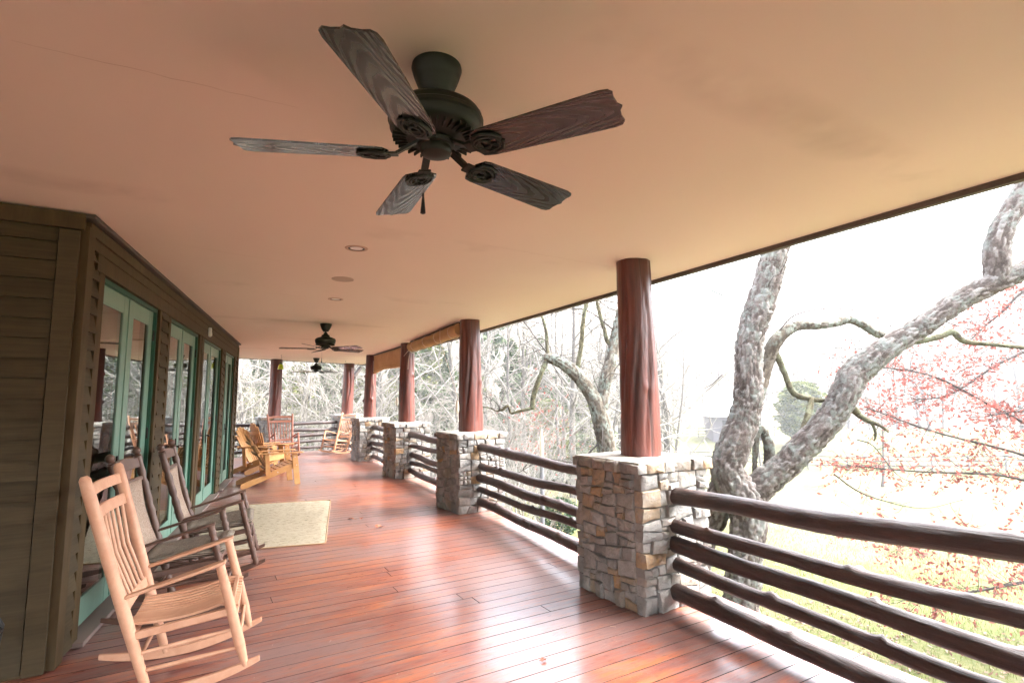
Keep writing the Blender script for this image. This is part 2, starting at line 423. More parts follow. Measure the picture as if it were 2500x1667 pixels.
def ground_b(nt, b):
    k = N(nt); v = k.coord()
    n1 = k.noise(v, .12, 5, .6); n2 = k.noise(v, 1.3, 6, .7); n3 = k.noise(v, 14, 5, .7)
    g = k.ramp(k.math('ADD', k.math('MULTIPLY', n2, .6), k.math('MULTIPLY', n3, .4)), [(.3, (.046,.066,.016)), (.5, (.082,.090,.031)), (.7, (.120,.114,.058))])
    lf = k.ramp(k.math('ADD', k.math('MULTIPLY', n1, .6), k.math('MULTIPLY', n3, .4)), [(.46, 0.0), (.6, .6)])
    g = k.mix(lf, g, (.17,.125,.085))
    # the woods' floor: brown litter on the slopes
    at = k.n('ShaderNodeAttribute'); at.attribute_name = 'woods'
    wl = k.ramp(n2, [(.35, (.085,.072,.058)), (.6, (.14,.12,.10)), (.8, (.085,.115,.055))])
    g = k.mix(at.outputs['Fac'], g, wl)
    k.l(g, b.inputs['Base Color']); k.bump(b, n3, .6, .03)
M_['ground'] = mat('meadow', (.2,.2,.06), .95, 0, .1, ground_b)
M_['fencewood'] = mat('grey_fence_wood', (.12,.11,.11), .8)
M_['roofwhite'] = mat('white_metal_roof', (.75,.76,.78), .4)
M_['barnwood'] = mat('barn_boards', (.10,.09,.10), .8)
M_['water'] = mat('pond_water', (.05,.06,.055), .08)
M_['polewood'] = mat('weathered_pole', (.40,.34,.24), .8)
M_['polegrey'] = mat('grey_pole_sleeve', (.12,.12,.13), .6)

# ================================================================== terrain
def sstep(a, b, x):
    t = np.clip((x-a)/(b-a), 0, 1); return t*t*(3-2*t)
def gz(x, y):
    x = np.asarray(x, float); y = np.asarray(y, float)
    d = np.hypot(x, y); az = np.arctan2(x, np.maximum(y, 1e-3)); az = np.where(y <= 0, 1.5, az)
    wgt = sstep(-.05, .32, az)
    z = -2.4 + (-2.6*sstep(9, 42, d)+2.0*sstep(45, 88, d))*wgt - .5*(1-wgt)*sstep(9, 25, d)
    D0 = 30*(1-wgt)+105*wgt
    sl = .38*(1-wgt)+.30*wgt
    z = z + sl*np.maximum(0, d-D0)*sstep(0, 1, (d-D0)/20)
    z = np.minimum(z, 42+np.sin(x*.02)*5)
    z = z + .12*np.sin(x*.31+1)*np.sin(y*.27) * sstep(10, 30, d)
    return z
xs = np.concatenate([np.linspace(-420,-60,14)[:-1], np.linspace(-60,90,76), np.linspace(90,420,18)[1:]])
ys = np.concatenate([np.linspace(-300,-20,10)[:-1], np.linspace(-20,140,81), np.linspace(140,480,18)[1:]])
GX, GY = np.meshgrid(xs, ys); GZ = gz(GX, GY)
nx_, ny_ = len(xs), len(ys)
me = bpy.data.meshes.new('ground')
vs = np.stack([GX.ravel(), GY.ravel(), GZ.ravel()], 1)
fs = [(j*nx_+i, j*nx_+i+1, (j+1)*nx_+i+1, (j+1)*nx_+i) for j in range(ny_-1) for i in range(nx_-1)]
me.from_pydata(vs.tolist(), [], fs); me.materials.append(M_['ground'])
me.polygons.foreach_set('use_smooth', [True]*len(fs))
a = me.attributes.new('woods', 'FLOAT', 'POINT')
d_ = np.hypot(vs[:,0], vs[:,1]); az_ = np.arctan2(vs[:,0], np.maximum(vs[:,1], 1e-3)); wg_ = sstep(-.05, .32, az_)
a.data.foreach_set('value', sstep(0, 1, (d_-(17*(1-wg_)+95*wg_))/8).astype(np.float32))
struct(obj('ground', me))
mb = MB(); pts = [(4.6+5.5*math.cos(t)*(1+.12*math.sin(3*t)), 33+5.0*math.sin(t)*(1+.1*math.cos(2*t))) for t in np.linspace(0, 2*PI, 36)[:-1]]
zp = float(max(gz(p[0], p[1]) for p in pts))+.03
mb.add([(x, y, zp) for x, y in pts], [tuple(range(len(pts)))])
struct(part('pond', mb, M_['water'], None))

# ================================================================== porch geometry
RD = Vector((-.451, .893, 0)).normalized()       # along the railing
RN = Vector((.893, .451, 0)).normalized()        # outwards
P1 = Vector((1.05, 4.5, 0)); P2 = Vector((-.615, 7.9, 0)); P3 = Vector((-2.18, 11.15, 0)); P4 = Vector((-3.72, 14.1, 0))
PR = Vector((-5.3, 17.35, 0)); PL = Vector((-6.8, 15.4, 0)); P0 = P1-RD*3.75; P00 = P1-RD*7.5
PLL = PL+Vector((-.80,-.60,0))*3.6
CZ = 2.71
E1 = Vector((1.41, 5.16, 0))
FD = Vector((-.64,-.77,0)).normalized()
C1 = Vector((-5.02, 17.95, 0))
ceil_poly = [tuple((E1-RD*10.5)[:2]), tuple(C1[:2]), tuple((C1+FD*9)[:2]), (-14, 5), (-14, -4.2)]
mb = MB(); mb.prism(ceil_poly, CZ, CZ+.35)
ceiling = struct(part('ceiling', mb, M_['ceiling'], None))
# dark fascia strip round the eaves, a little below the ceiling
fa = MB(); e0 = E1-RD*10.5+RN*.025; e1 = C1+RN*.025
fa.bar(e0+Vector((0,0,CZ+.05)), e1+Vector((0,0,CZ+.05)), .05, .17)
part('fascia_board', fa, M_['trim'], ceiling)
fa = MB(); q0 = C1; q1 = C1+FD*9; fn = Vector((FD.y, -FD.x, 0))
if fn.dot(Vector((0,1,0))) < 0: fn = -fn
fa.bar(q0+fn*.025+Vector((0,0,CZ+.06)), q1+fn*.025+Vector((0,0,CZ+.06)), .05, .15)
part('fascia_board', fa, M_['trim'], ceiling)
fa = MB(); fa.bar(e0+RN*.06+Vector((0,0,CZ+.14)), e1+RN*.06+Vector((0,0,CZ+.14)), .10, .09)
part('eave_gutter', fa, M_['trim'], ceiling)
# hairline joint cracks (filled seams, proud of the stucco by a hair)
rnd = random.Random(3)
def crack(a, b):
    a = Vector((*a, 0)); b = Vector((*b, 0)); n = 14; L = b-a; pn = Vector((-L.y, L.x, 0)).normalized()
    c = [a+L*i/n+pn*rnd.uniform(-.006, .006) for i in range(n+1)]
    m = MB(); vs = []
    for i, p in enumerate(c):
        wd = .0006+.0010*math.sin(PI*i/n)*rnd.uniform(.4, 1)
        vs += [(p.x+pn.x*wd, p.y+pn.y*wd, CZ-.0015), (p.x-pn.x*wd, p.y-pn.y*wd, CZ-.0015)]
    m.add(vs, [(2*i, 2*i+1, 2*i+3, 2*i+2) for i in range(n)])
    part('joint_crack', m, M_['crack'], ceiling)
for a, b in [((-1.62,1.62),(-.85,2.03)), ((-.19,3.96),(.87,4.65)), ((-2.52,3.9),(-1.92,4.45)), ((-2.9,5.6),(-2.2,6.1)), ((-2.2,7.2),(-1.5,7.7))]: crack(a, b)

# ---- deck
def clip_line(poly, o, d):
    ts = []
    n = len(poly)
    for i in range(n):
        a = Vector(poly[i]); b = Vector(poly[(i+1) % n]); e = b-a
        den = d.x*e.y-d.y*e.x
        if abs(den) < 1e-9: continue
        ao = a-o; t = (ao.x*e.y-ao.y*e.x)/den; s_ = (ao.x*d.y-ao.y*d.x)/den
        if -1e-9 <= s_ <= 1+1e-9: ts.append(t)
    return (min(ts), max(ts)) if len(ts) >= 2 else None
o0 = P1+RN*.46
fdn = (PR-PL).normalized(); fnn = Vector((-fdn.y, fdn.x, 0))
# outer corner: intersection of the long edge and the far edge
a0 = PR+fnn*.22
den = RD.x*fdn.y-RD.y*fdn.x
t_ = ((a0-o0).x*fdn.y-(a0-o0).y*fdn.x)/den
DC = o0+RD*t_
dl = (PLL-PL).normalized(); dn_ = Vector((-dl.y, dl.x, 0)); dn_ = dn_ if dn_.y > 0 else -dn_
PLc = PL+fnn*.22
far_l = PLc+fdn*(-6)
deck_poly = [tuple((o0-RD*12.5)[:2]), tuple(DC[:2]), tuple(far_l[:2]), (-12.0, 8.0), (-12.0, -5.5)]
mb = MB(); inner = [(x*.996, y*.996) for x, y in deck_poly]; mb.prism(inner, -.32, -.034)
deck = struct(part('deck', mb, M_['substrate'], None))
bd = Vector((math.cos(DA), math.sin(DA))); bn = Vector((-bd.y, bd.x))
BW = .138; rnd = random.Random(11)
lo = min(Vector(p).dot(bn) for p in deck_poly); hi = max(Vector(p).dot(bn) for p in deck_poly)
nrow = int((hi-lo)/BW); cnt = 0
A0 = Vector((-2.72, 3.36))
for r in range(nrow):
    c = lo+BW*(r+.5)
    if c+BW < 0.4: continue
    g = rnd.uniform(.0010, .0024)
    l0 = clip_line(deck_poly, bn*(c-BW/2+g), bd); l1 = clip_line(deck_poly, bn*(c+BW/2-g), bd)
    if not l0 or not l1: continue
    # keep what lies on the porch side of the house wall
    wd = Vector((-.3612, .9325))
    def wallcut(cc):
        oo = bn*cc; de = bd.x*wd.y-bd.y*wd.x; ao = A0-oo
        return (ao.x*wd.y-ao.y*wd.x)/de
    s0 = max(l0[0], wallcut(c-BW/2+g)-.25); s1 = max(l1[0], wallcut(c+BW/2-g)-.25)
    if (bn*c+bd*s0).y < 2.6: s0 = s1 = max(l0[0], -6.2)
    if (bn*c+bd*s0).y > 11.6: s0 = l0[0]; s1 = l1[0]
    e0_, e1_ = l0[1], l1[1]
    cuts = []
    if c < 6.5 or rnd.random() < .6:
        cuts = sorted(rnd.uniform(s0+1.0, e0_-.5) for _ in range(1 if rnd.random() < .8 else 2)) if rnd.random() < .6 else []
        if len(cuts) == 2 and cuts[1]-cuts[0] < 1.2: cuts = cuts[:1]
    ends = [(s0, s1)]+[(q, q) for q in cuts]+[(e0_, e1_)]
    for i in range(len(ends)-1):
        a0_, a1_ = ends[i]; b0_, b1_ = ends[i+1]
        if i > 0: a0_ += .0015; a1_ += .0015
        if i < len(ends)-2: b0_ -= .0015; b1_ -= .0015
        y0 = c-BW/2+g; y1 = c+BW/2-g; h0 = rnd.uniform(-.0008, .0004); h1 = h0+rnd.uniform(-.0002, .0002)
        def P(s_, yy, z): v = bn*yy+bd*s_; return (v.x, v.y, z)
        ch = .0014
        top = [P(a0_+ch, y0+ch, h0), P(b0_-ch, y0+ch, h0), P(b1_-ch, y1-ch, h1), P(a1_+ch, y1-ch, h1)]
        edg = [P(a0_, y0, h0-ch), P(b0_, y0, h0-ch), P(b1_, y1, h1-ch), P(a1_, y1, h1-ch)]
        bot = [(x, y, -.032) for x, y, z in edg]
        m = MB(); m.add(top+edg+bot, [(0,1,2,3),(4,5,1,0),(5,6,2,1),(6,7,3,2),(7,4,0,3),(8,9,5,4),(9,10,6,5),(10,11,7,6),(11,8,4,7)])
        po = part('plank', m, M_['deck'], deck); po.data.materials.append(M_['substrate']); cnt += 1
        po.data.polygons.foreach_set('material_index', [0]+[1]*(len(po.data.polygons)-1))
print('planks', cnt)
# rim board under the deck edge
mb = MB(); rimd = Vector((0,0,-.2)); mb.bar(o0-RD*12.5+rimd-RN*.02, DC+rimd-RN*.02, .04, .30)
part('rim_board', mb, M_['trim'], deck)

# ================================================================== house walls
def wall_frame(name, origin, dirv, label):
    o = thing(name, label, 'wall', origin, math.atan2(dirv[1], dirv[0])); return o
def clapboards(root, s0, s1, z0, z1, y=0.0, expo=.115, seed=0, step=None):
    rr = random.Random(seed); z = z0
    while z < z1-.01:
        h = min(expo+.012, z1-z+.004); dz = rr.uniform(-.001, .001)
        m = MB(); t0, t1 = .033, .006
        m.add([(s0, y, z+dz), (s1, y, z+dz), (s1, y-t0, z+dz), (s0, y-t0, z+dz), (s0, y, z+h), (s1, y, z+h), (s1, y-t1, z+h), (s0, y-t1, z+h)],
              [(0,1,2,3),(4,7,6,5),(0,4,5,1),(3,2,6,7),(0,3,7,4),(1,5,6,2)])
        part('clapboard', m, M_['clap'], root); z += expo
wA = Vector((-2.72, 3.36, 0)); wdir = Vector((-.3612, .9325, 0)).normalized()
W1 = wall_frame('house_wall', wA, wdir, 'brown clapboard house wall with four green french doors along the porch')
doors = [(.25, 1.78), (2.24, 3.88), (4.22, 5.96), (6.41, 7.75)]
sh = MB(); segs = [(0.02, .25), (1.78, 2.24), (3.88, 4.22), (5.96, 6.41), (7.75, 8.25)]
for a, b in segs: sh.box(((a+b)/2, .07, 1.20), (b-a, .13, 2.40))
sh.box((4.13, .07, 2.555), (8.24, .13, .31))
part('sheathing', sh, M_['casing'], W1)
CW = .075
strips = [(-.02, .25-.105), (1.78+CW, 2.24-.09), (5.96+CW, 6.41-.09), (7.75+CW, 8.12)]
for i, (a, b) in enumerate(strips): clapboards(W1, a, b, .03, 2.51, 0, seed=i)
for (a, b), (wl, wr) in zip(doors, [(.105, CW), (.09, CW), (.17, CW), (.09, CW)]):
    for s0, s1 in ((a-wl, a), (b, b+wr)):
        m = MB(); m.box(((s0+s1)/2, -.012, 1.215), (s1-s0-.002, .024, 2.37)); part('door_casing', m, M_['casing'], W1, bevel=.002)
m = MB(); m.box((4.01+.0, -.009, 1.215), (.08, .018, 2.37)); part('door_casing', m, M_['casing'], W1)
m = MB(); m.box((4.05, -.016, 2.455), (7.95, .030, .11)); part('head_casing', m, M_['casing'], W1, bevel=.003)
for z, t in ((2.555, .026), (2.63, .036)):
    m = MB(); m.box((4.05, -t/2, z), (8.3, t, .072)); part('frieze_board', m, M_['casing'], W1, bevel=.003)
m = MB(); m.box((4.06, -.028, 2.694), (8.40, .075, .028)); part('crown_moulding', m, M_['trim'], W1, bevel=.004)
for s0, s1 in ((-.13, -.022), (8.13, 8.25)):
    m = MB(); m.box(((s0+s1)/2, -.014, 1.32), (s1-s0, .05, 2.62)); part('corner_board', m, M_['casing'], W1, bevel=.003)
m = MB(); m.box((8.2, 2.5, 1.3), (.1, 4.9, 2.8)); part('end_wall', m, M_['clap'], W1)

def french_door(root, s0, s1, seed):
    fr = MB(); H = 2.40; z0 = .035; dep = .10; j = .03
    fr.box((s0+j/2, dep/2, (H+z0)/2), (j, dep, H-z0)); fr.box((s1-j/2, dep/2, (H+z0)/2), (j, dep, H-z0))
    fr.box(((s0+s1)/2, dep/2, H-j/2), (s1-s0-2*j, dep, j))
    frame = part('french_door', fr, M_['greenshade'], root)
    a, b = s0+j, s1-j; mid = (a+b)/2; yc = .046; th = .040
    for k, (l, r) in enumerate(((a+.002, mid-.001), (mid+.001, b-.002))):
        st = .125
        for (p0, p1) in ((l, l+st), (r-st, r)):
            m = MB(); m.box(((p0+p1)/2, yc, (z0+.02+H-j)/2), (p1-p0, th, H-j-z0-.022)); part('stile', m, M_['green'], frame, bevel=.002)
        for (q0, q1) in ((z0+.02, .225), (2.245, H-j-.003)):
            m = MB(); m.box(((l+r)/2, yc, (q0+q1)/2), (r-l-2*st, th-.002, q1-q0)); part('door_rail', m, M_['green'], frame, bevel=.002)
        m = MB(); g0, g1, h0, h1 = l+st, r-st, .225, 2.245; bw = .012
        m.box(((g0+g1)/2, yc-.014, h0+bw/2), (g1-g0, .008, bw)); m.box(((g0+g1)/2, yc-.014, h1-bw/2), (g1-g0, .008, bw))
        m.box((g0+bw/2, yc-.014, (h0+h1)/2), (bw, .008, h1-h0-2*bw)); m.box((g1-bw/2, yc-.014, (h0+h1)/2), (bw, .008, h1-h0-2*bw))
        part('glazing_bead', m, M_['green'], frame)
        m = MB(); m.add([(g0, yc-.010, h0), (g1, yc-.010, h0), (g1, yc-.010, h1), (g0, yc-.010, h1)], [(0,1,2,3)])
        part('glass_pane', m, M_['glass'], frame)
    m = MB(); m.box((mid, yc-.024, (z0+H)/2), (.04, .008, H-.11)); part('astragal', m, M_['green'], frame, bevel=.003)
    m = MB(); m.box((mid-.07, yc-.03, 1.02), (.032, .01, .2)); m.tube([(mid-.07, yc-.03, 1.03), (mid-.07, yc-.075, 1.03), (mid-.18, yc-.08, 1.03)], .009, 8)
    part('handle', m, M_['black'], frame)
    for hz in (.3, 1.2, 2.1):
        m = MB(); m.tube([(b-.004, yc-.032, hz), (b-.004, yc-.032, hz+.1)], .008, 8); part('hinge', m, M_['black'], frame)
    m = MB(); m.box(((s0+s1)/2, .02, .022), (s1-s0+.16, .2, .03)); part('threshold', m, M_['thresh'], root, bevel=.004)
for i, (a, b) in enumerate(doors): french_door(W1, a, b, i)
# a plain dark room behind the doors
m = MB(); t = .04
m.box((4.1, 2.6, -.02), (8.0, 4.8, .03)); 
part('room_floor', m, M_['roomfloor'], W1)
m = MB(); m.box((4.1, 5.0, 1.35), (8.0, t, 2.7)); m.box((.12, 2.6, 1.35), (t, 4.7, 2.7)); m.box((8.05, 2.6, 1.35), (t, 4.7, 2.7)); m.box((4.1, 2.6, 2.695), (7.9, 4.8, .02))
m.box((.02, .085, 1.35), (.19, .1, 2.7))
part('room_wall', m, M_['roomwall'], W1)
# dark return wall
C0 = wA-wdir*.13
wd2 = Vector((math.cos(rad(31)), math.sin(rad(31)), 0)); L2 = 5.2; W2o = C0-wd2*L2
W2 = wall_frame('house_wall', W2o, wd2, 'shaded dark brown clapboard wall at the left edge beside the corner board')
m = MB(); m.box((L2/2-.05, .07, 1.35), (L2-.1, .12, 2.7)); part('sheathing', m, M_['casing'], W2)
clapboards(W2, 0, L2-.11, .03, 2.6, 0, expo=.118, seed=9)
m = MB(); m.box((L2-.055, -.016, 1.30), (.10, .034, 2.58)); part('corner_board', m, M_['clap'], W2, bevel=.003)
m = MB(); m.box((L2/2, -.012, 2.65), (L2+.03, .05, .1)); part('frieze_board', m, M_['casing'], W2, bevel=.003)
# white sensor under the head casing
q = wA+wdir*4.4
t = thing('motion_sensor', 'small white motion sensor on the brown trim above the third green door', 'sensor', q+Vector((.9325,.3612,0))*.045+Vector((0,0,2.5)), math.atan2(wdir.y, wdir.x))
m = MB(); m.box((0,-.012,0), (.05,.04,.13)); part('housing', m, M_['white'], t, bevel=.012)
m = MB(); m.box((0,-.034,-.03), (.036,.008,.045)); part('lens', m, M_['lens'], t, bevel=.003)

# ================================================================== stone pillars
def split_face(w_, h_, rr, tgt=.115):
    polys = [[(0,0),(w_,0),(w_,h_),(0,h_)]]; out = []
    def area(p): return abs(sum(p[i][0]*p[(i+1) % len(p)][1]-p[(i+1) % len(p)][0]*p[i][1] for i in range(len(p))))/2
    def cut(p, o, n_):
        A, B = [], []
        k = len(p)
        for i in range(k):
            a, b = p[i], p[(i+1) % k]
            da = (a[0]-o[0])*n_[0]+(a[1]-o[1])*n_[1]; db = (b[0]-o[0])*n_[0]+(b[1]-o[1])*n_[1]
            if da >= 0: A.append(a)
            if da <= 0: B.append(a)
            if da*db < 0:
                t = da/(da-db); q_ = (a[0]+(b[0]-a[0])*t, a[1]+(b[1]-a[1])*t); A.append(q_); B.append(q_)
        return A, B
    st = [(polys[0], 0)]
    while st:
        p, lv = st.pop()
        xs_ = [q[0] for q in p]; ys_ = [q[1] for q in p]; W = max(xs_)-min(xs_); Hh = max(ys_)-min(ys_)
        lim = tgt*rr.choice((.55,.75,.95,1.1,1.25,1.4))
        if (W < lim*1.75 and Hh < lim*1.15) or W < .05 or Hh < .045: out.append(p); continue
        t = rr.uniform(.36, .64); cx = min(xs_)+W*t; cy_ = min(ys_)+Hh*t
        if Hh*1.35 > W: ang = PI/2+rr.gauss(0, .09)
        else: ang = rr.gauss(0, .13)
        n_ = (math.cos(ang), math.sin(ang))
        A, B = cut(p, (cx, cy_), n_)
        if len(A) < 3 or len(B) < 3: out.append(p); continue
        st.append((A, lv+1)); st.append((B, lv+1))
    return [p for p in out if area(p) > .0009]
def stone_mesh(poly, rr, T, res=1, depth=.07):
    # inset, subdivide the outline, dome the face with facets
    cx = sum(p[0] for p in poly)/len(poly); cy_ = sum(p[1] for p in poly)/len(poly)
    per = []
    n = len(poly)
    for i in range(n):
        a, b = poly[i], poly[(i+1) % n]; L = math.hypot(b[0]-a[0], b[1]-a[1]); kk = max(1, int(L/(.045 if res > 1 else .07)))
        for j in range(kk):
            t = j/kk; per.append((a[0]+(b[0]-a[0])*t, a[1]+(b[1]-a[1])*t, 1 if j == 0 else 0))
    gap = rr.uniform(.0022, .0060)
    def ins(p, d, jt):
        dx, dy = p[0]-cx, p[1]-cy_; L = math.hypot(dx, dy)+1e-6; k_ = max(.15, 1-(d*(1.35 if p[2] else 1))/L)
        return (cx+dx*k_+rr.uniform(-jt, jt), cy_+dy*k_+rr.uniform(-jt, jt))
    pr = rr.uniform(0.002, .034); tx, ty = rr.uniform(-.14, .14), rr.uniform(-.16, .16)
    vs = []; m = len(per)
    r0_ = [ins(p, gap, .0048) for p in per]
    vs += [(x, y, -depth) for x, y in r0_]
    vs += [(x, y, pr-.010-.003*rr.random()) for x, y in r0_]
    r1_ = [ins(p, gap+.007, .0022) for p in per]
    hf = lambda x, y: pr+(x-cx)*tx+(y-cy_)*ty+rr.uniform(-.0035, .0035)
    vs += [(x, y, hf(x, y)-.002) for x, y in r1_]
    fs = [(i, (i+1) % m, m+(i+1) % m, m+i) for i in range(m)]+[(m+i, m+(i+1) % m, 2*m+(i+1) % m, 2*m+i) for i in range(m)]
    if res > 1:
        r2_ = [ins(p, gap+.034, .006) for p in per]; vs += [(x, y, hf(x, y)+.002) for x, y in r2_]
        fs += [(2*m+i, 2*m+(i+1) % m, 3*m+(i+1) % m, 3*m+i) for i in range(m)]
        vs.append((cx, cy_, hf(cx, cy_)+.003)); fs += [(3*m+i, 3*m+(i+1) % m, 4*m) for i in range(m)]
    else:
        vs.append((cx, cy_, hf(cx, cy_)+.003)); fs += [(2*m+i, 2*m+(i+1) % m, 3*m) for i in range(m)]
    vs = [T @ Vector(v) for v in vs]
    mb = MB(); mb.add(vs, fs); return mb
PW, PH, CAPH = .76, 1.0, .085
def make_pillar(name, label, pos, rz, seed, res=1):
    rr = random.Random(seed)
    t = thing(name, label, 'pillar', pos, rz, 'stone pillars carrying the porch posts')
    core = MB(); hw = PW/2-.03; core.box((0,0,PH/2-.02), (2*hw, 2*hw, PH)); part('mortar_core', core, M_['mortar'], t)
    # the pier goes on below the deck to the ground
    ft = MB(); gzv = float(gz(pos[0], pos[1])); ft.box((0,0,(gzv-.4-.34)/2), (PW-.04, PW-.04, abs(gzv-.4+.34))); part('pier', ft, M_['mortar'], t)
    h = PW/2-.012
    for k in range(4):
        R = Matrix.Rotation(k*PI/2, 4, 'Z')
        wv = PW-.024 if k % 2 == 0 else PW-.024-.13
        # local x along the face, y up, z outwards
        B = Matrix(((1,0,0,-wv/2),(0,0,-1,-h),(0,1,0,0),(0,0,0,1)))
        T = R @ B
        for p in split_face(wv, PH-.012, rr, .118):
            part('stone', stone_mesh(p, rr, T, res, .065), M_['stone'], t, smooth=38)
        wc = PW+.05 if k % 2 == 0 else PW+.05-.15
        B2 = Matrix(((1,0,0,-wc/2),(0,0,-1,-h-.016),(0,1,0,PH-.012),(0,0,0,1))); T2 = R @ B2
        x = 0
        while x < wc-.02:
            L = min(rr.uniform(.09, .22), wc-x)
            if wc-x-L < .07: L = wc-x
            part('cap_stone', stone_mesh([(x, rr.uniform(-.004,.004)), (x+L, rr.uniform(-.004,.004)), (x+L, CAPH+rr.uniform(-.012,.006)), (x, CAPH+rr.uniform(-.012,.006))], rr, T2, res, .07), M_['stone'], t, smooth=38)
            x += L
    # rough concrete top
    g = 12; vs = []; hw = PW/2-.006
    for j in range(g+1):
        for i in range(g+1):
            e = 1 if i in (0, g) or j in (0, g) else 0
            vs.append((-hw+2*hw*i/g+(rr.uniform(-.012,.004)*(1 if i == 0 else -1 if i == g else 0)), -hw+2*hw*j/g+(rr.uniform(-.012,.004)*(1 if j == 0 else -1 if j == g else 0)), PH+CAPH-.004+(-.006 if e else rr.uniform(-.003,.004))))
    k = len(vs); vs += [(x, y, PH+.03) for x, y, z in vs]
    fs = [(j*(g+1)+i, j*(g+1)+i+1, (j+1)*(g+1)+i+1, (j+1)*(g+1)+i) for j in range(g) for i in range(g)]
    per = [i for i in range(g+1)]+[(j+1)*(g+1)+g for j in range(g)]+[g*(g+1)+g-1-i for i in range(g)]+[(g-1-j)*(g+1) for j in range(g-1)]
    fs += [(per[i], k+per[i], k+per[(i+1) % len(per)], per[(i+1) % len(per)]) for i in range(len(per))]
    mb = MB(); mb.add(vs, fs); part('cap_slab', mb, M_['slab'], t)
    return t
PRZ = rad(31.5)
pil = [
 ('stone pillar nearest the camera under the thickest red log post', P1, PRZ, 1, 2),
 ('second stone pillar from the camera, one bay beyond the nearest', P2, PRZ, 2, 2),
 ('third stone pillar along the railing, under the start of the rolled canvas blind', P3, PRZ, 3, 1),
 ('fourth stone pillar along the railing, beside the far pale rocking chair', P4, PRZ, 4, 1),
 ('stone pillar at the far right porch corner, half hidden behind a pale rocking chair', PR, rad(42), 5, 1),
 ('stone pillar at the far end behind the red-brown rocking chair', PL, rad(46), 6, 1)]
for lab, p, rz, sd_, res in pil: make_pillar('stone_pillar', lab, p, rz, sd_, res)
make_pillar('stone_pillar', 'stone pillar just right of the camera, outside the frame', P0, PRZ, 7, 1)

# ================================================================== log posts
def log_post(pos, label, seed, r0=.165, r1=.148, lobes=3, amp=.05, knots=(), grooves=5, n=56, m=64, ang0=0):
    rr = random.Random(seed); z0 = PH+CAPH-.03; z1 = CZ+.004; vs = []
    gr = [(ang0+rr.uniform(-1.6, 1.6), rr.uniform(0, .5), rr.uniform(.5, 1.05), rr.uniform(.014, .034), rr.uniform(.05, .12)) for _ in range(grooves)]
    for i in range(m):
        t = i/(m-1); z = z0+(z1-z0)*t
        for k in range(n):
            a = 2*PI*k/n
            tw = .35*t
            rad_ = r0+(r1-r0)*t
            rad_ *= 1+amp*(1-.55*t)*math.sin(lobes*(a+tw)+seed)+.35*amp*math.sin((lobes+2)*a-seed*2+t*1.5)
            for ga, ta, tb, dp, wd in gr:
                if ta < t < tb:
                    da = (a-ga-.25*math.sin(t*5+ga)+PI) % (2*PI)-PI
                    rad_ -= dp*math.exp(-(da/wd)**2)*math.sin(PI*(t-ta)/(tb-ta))**.5
            for ka, kt, kr in knots:
                da = ((a-ka+PI) % (2*PI)-PI)*rad_; dz = (t-kt)*(z1-z0)
                rad_ += kr*math.exp(-(da*da+dz*dz)/(.035**2))
            rad_ += .004*mnoise.noise(Vector((math.cos(a)*3, math.sin(a)*3, z*4+seed)))
            cx = .012*math.sin(t*3+seed); vs.append((cx+rad_*math.cos(a), rad_*math.sin(a), z))
    fs = [(i*n+k, i*n+(k+1) % n, (i+1)*n+(k+1) % n, (i+1)*n+k) for i in range(m-1) for k in range(n)]+[tuple(reversed(range(n))), tuple(range((m-1)*n, m*n))]
    mb = MB(); mb.add(vs, fs)
    o = part('log_post', mb, M_['post'], None, smooth=True, loc=(pos.x, pos.y, 0))
    tag(o, label, 'post', 'red log posts carrying the porch roof'); return o
F = -PI/2
log_post(P1, 'thickest red-brown cedar log post, standing on the nearest stone pillar', 1, .166, .142, 3, .055, ((F+.3, .35, .012),(F-.9,.7,.012)), 8, ang0=F+.5)
log_post(P2, 'red log post on the second pillar with a cord weight hanging at its left side', 2, .172, .150, 4, .05, ((F+1.35, .45, .02),), 8, ang0=F+.4)
log_post(P3, 'red log post on the third pillar between the two canvas blinds', 3, .168, .142, 2, .06, ((F+1.2,.6,.02),), 6, ang0=F+.5)
log_post(P4, 'red log post with knobby lobes on the fourth pillar, left of the hanging canvas blind', 4, .175, .135, 2, .10, ((F-1.3, .28, .05), (F-1.4, .66, .035), (F+.5, .3, .03)), 4, ang0=F+.2)
log_post(PR, 'red log post at the far right corner behind the pale rocking chair', 5, .175, .165, 3, .06, (), 4, ang0=F)
log_post(PL, 'red log post at the far end behind the red-brown rocking chair', 6, .17, .158, 3, .03, (), 3, ang0=F)
log_post(P0, 'red log post just right of the camera, outside the frame', 8, .166, .15, 3, .03, (), 3)

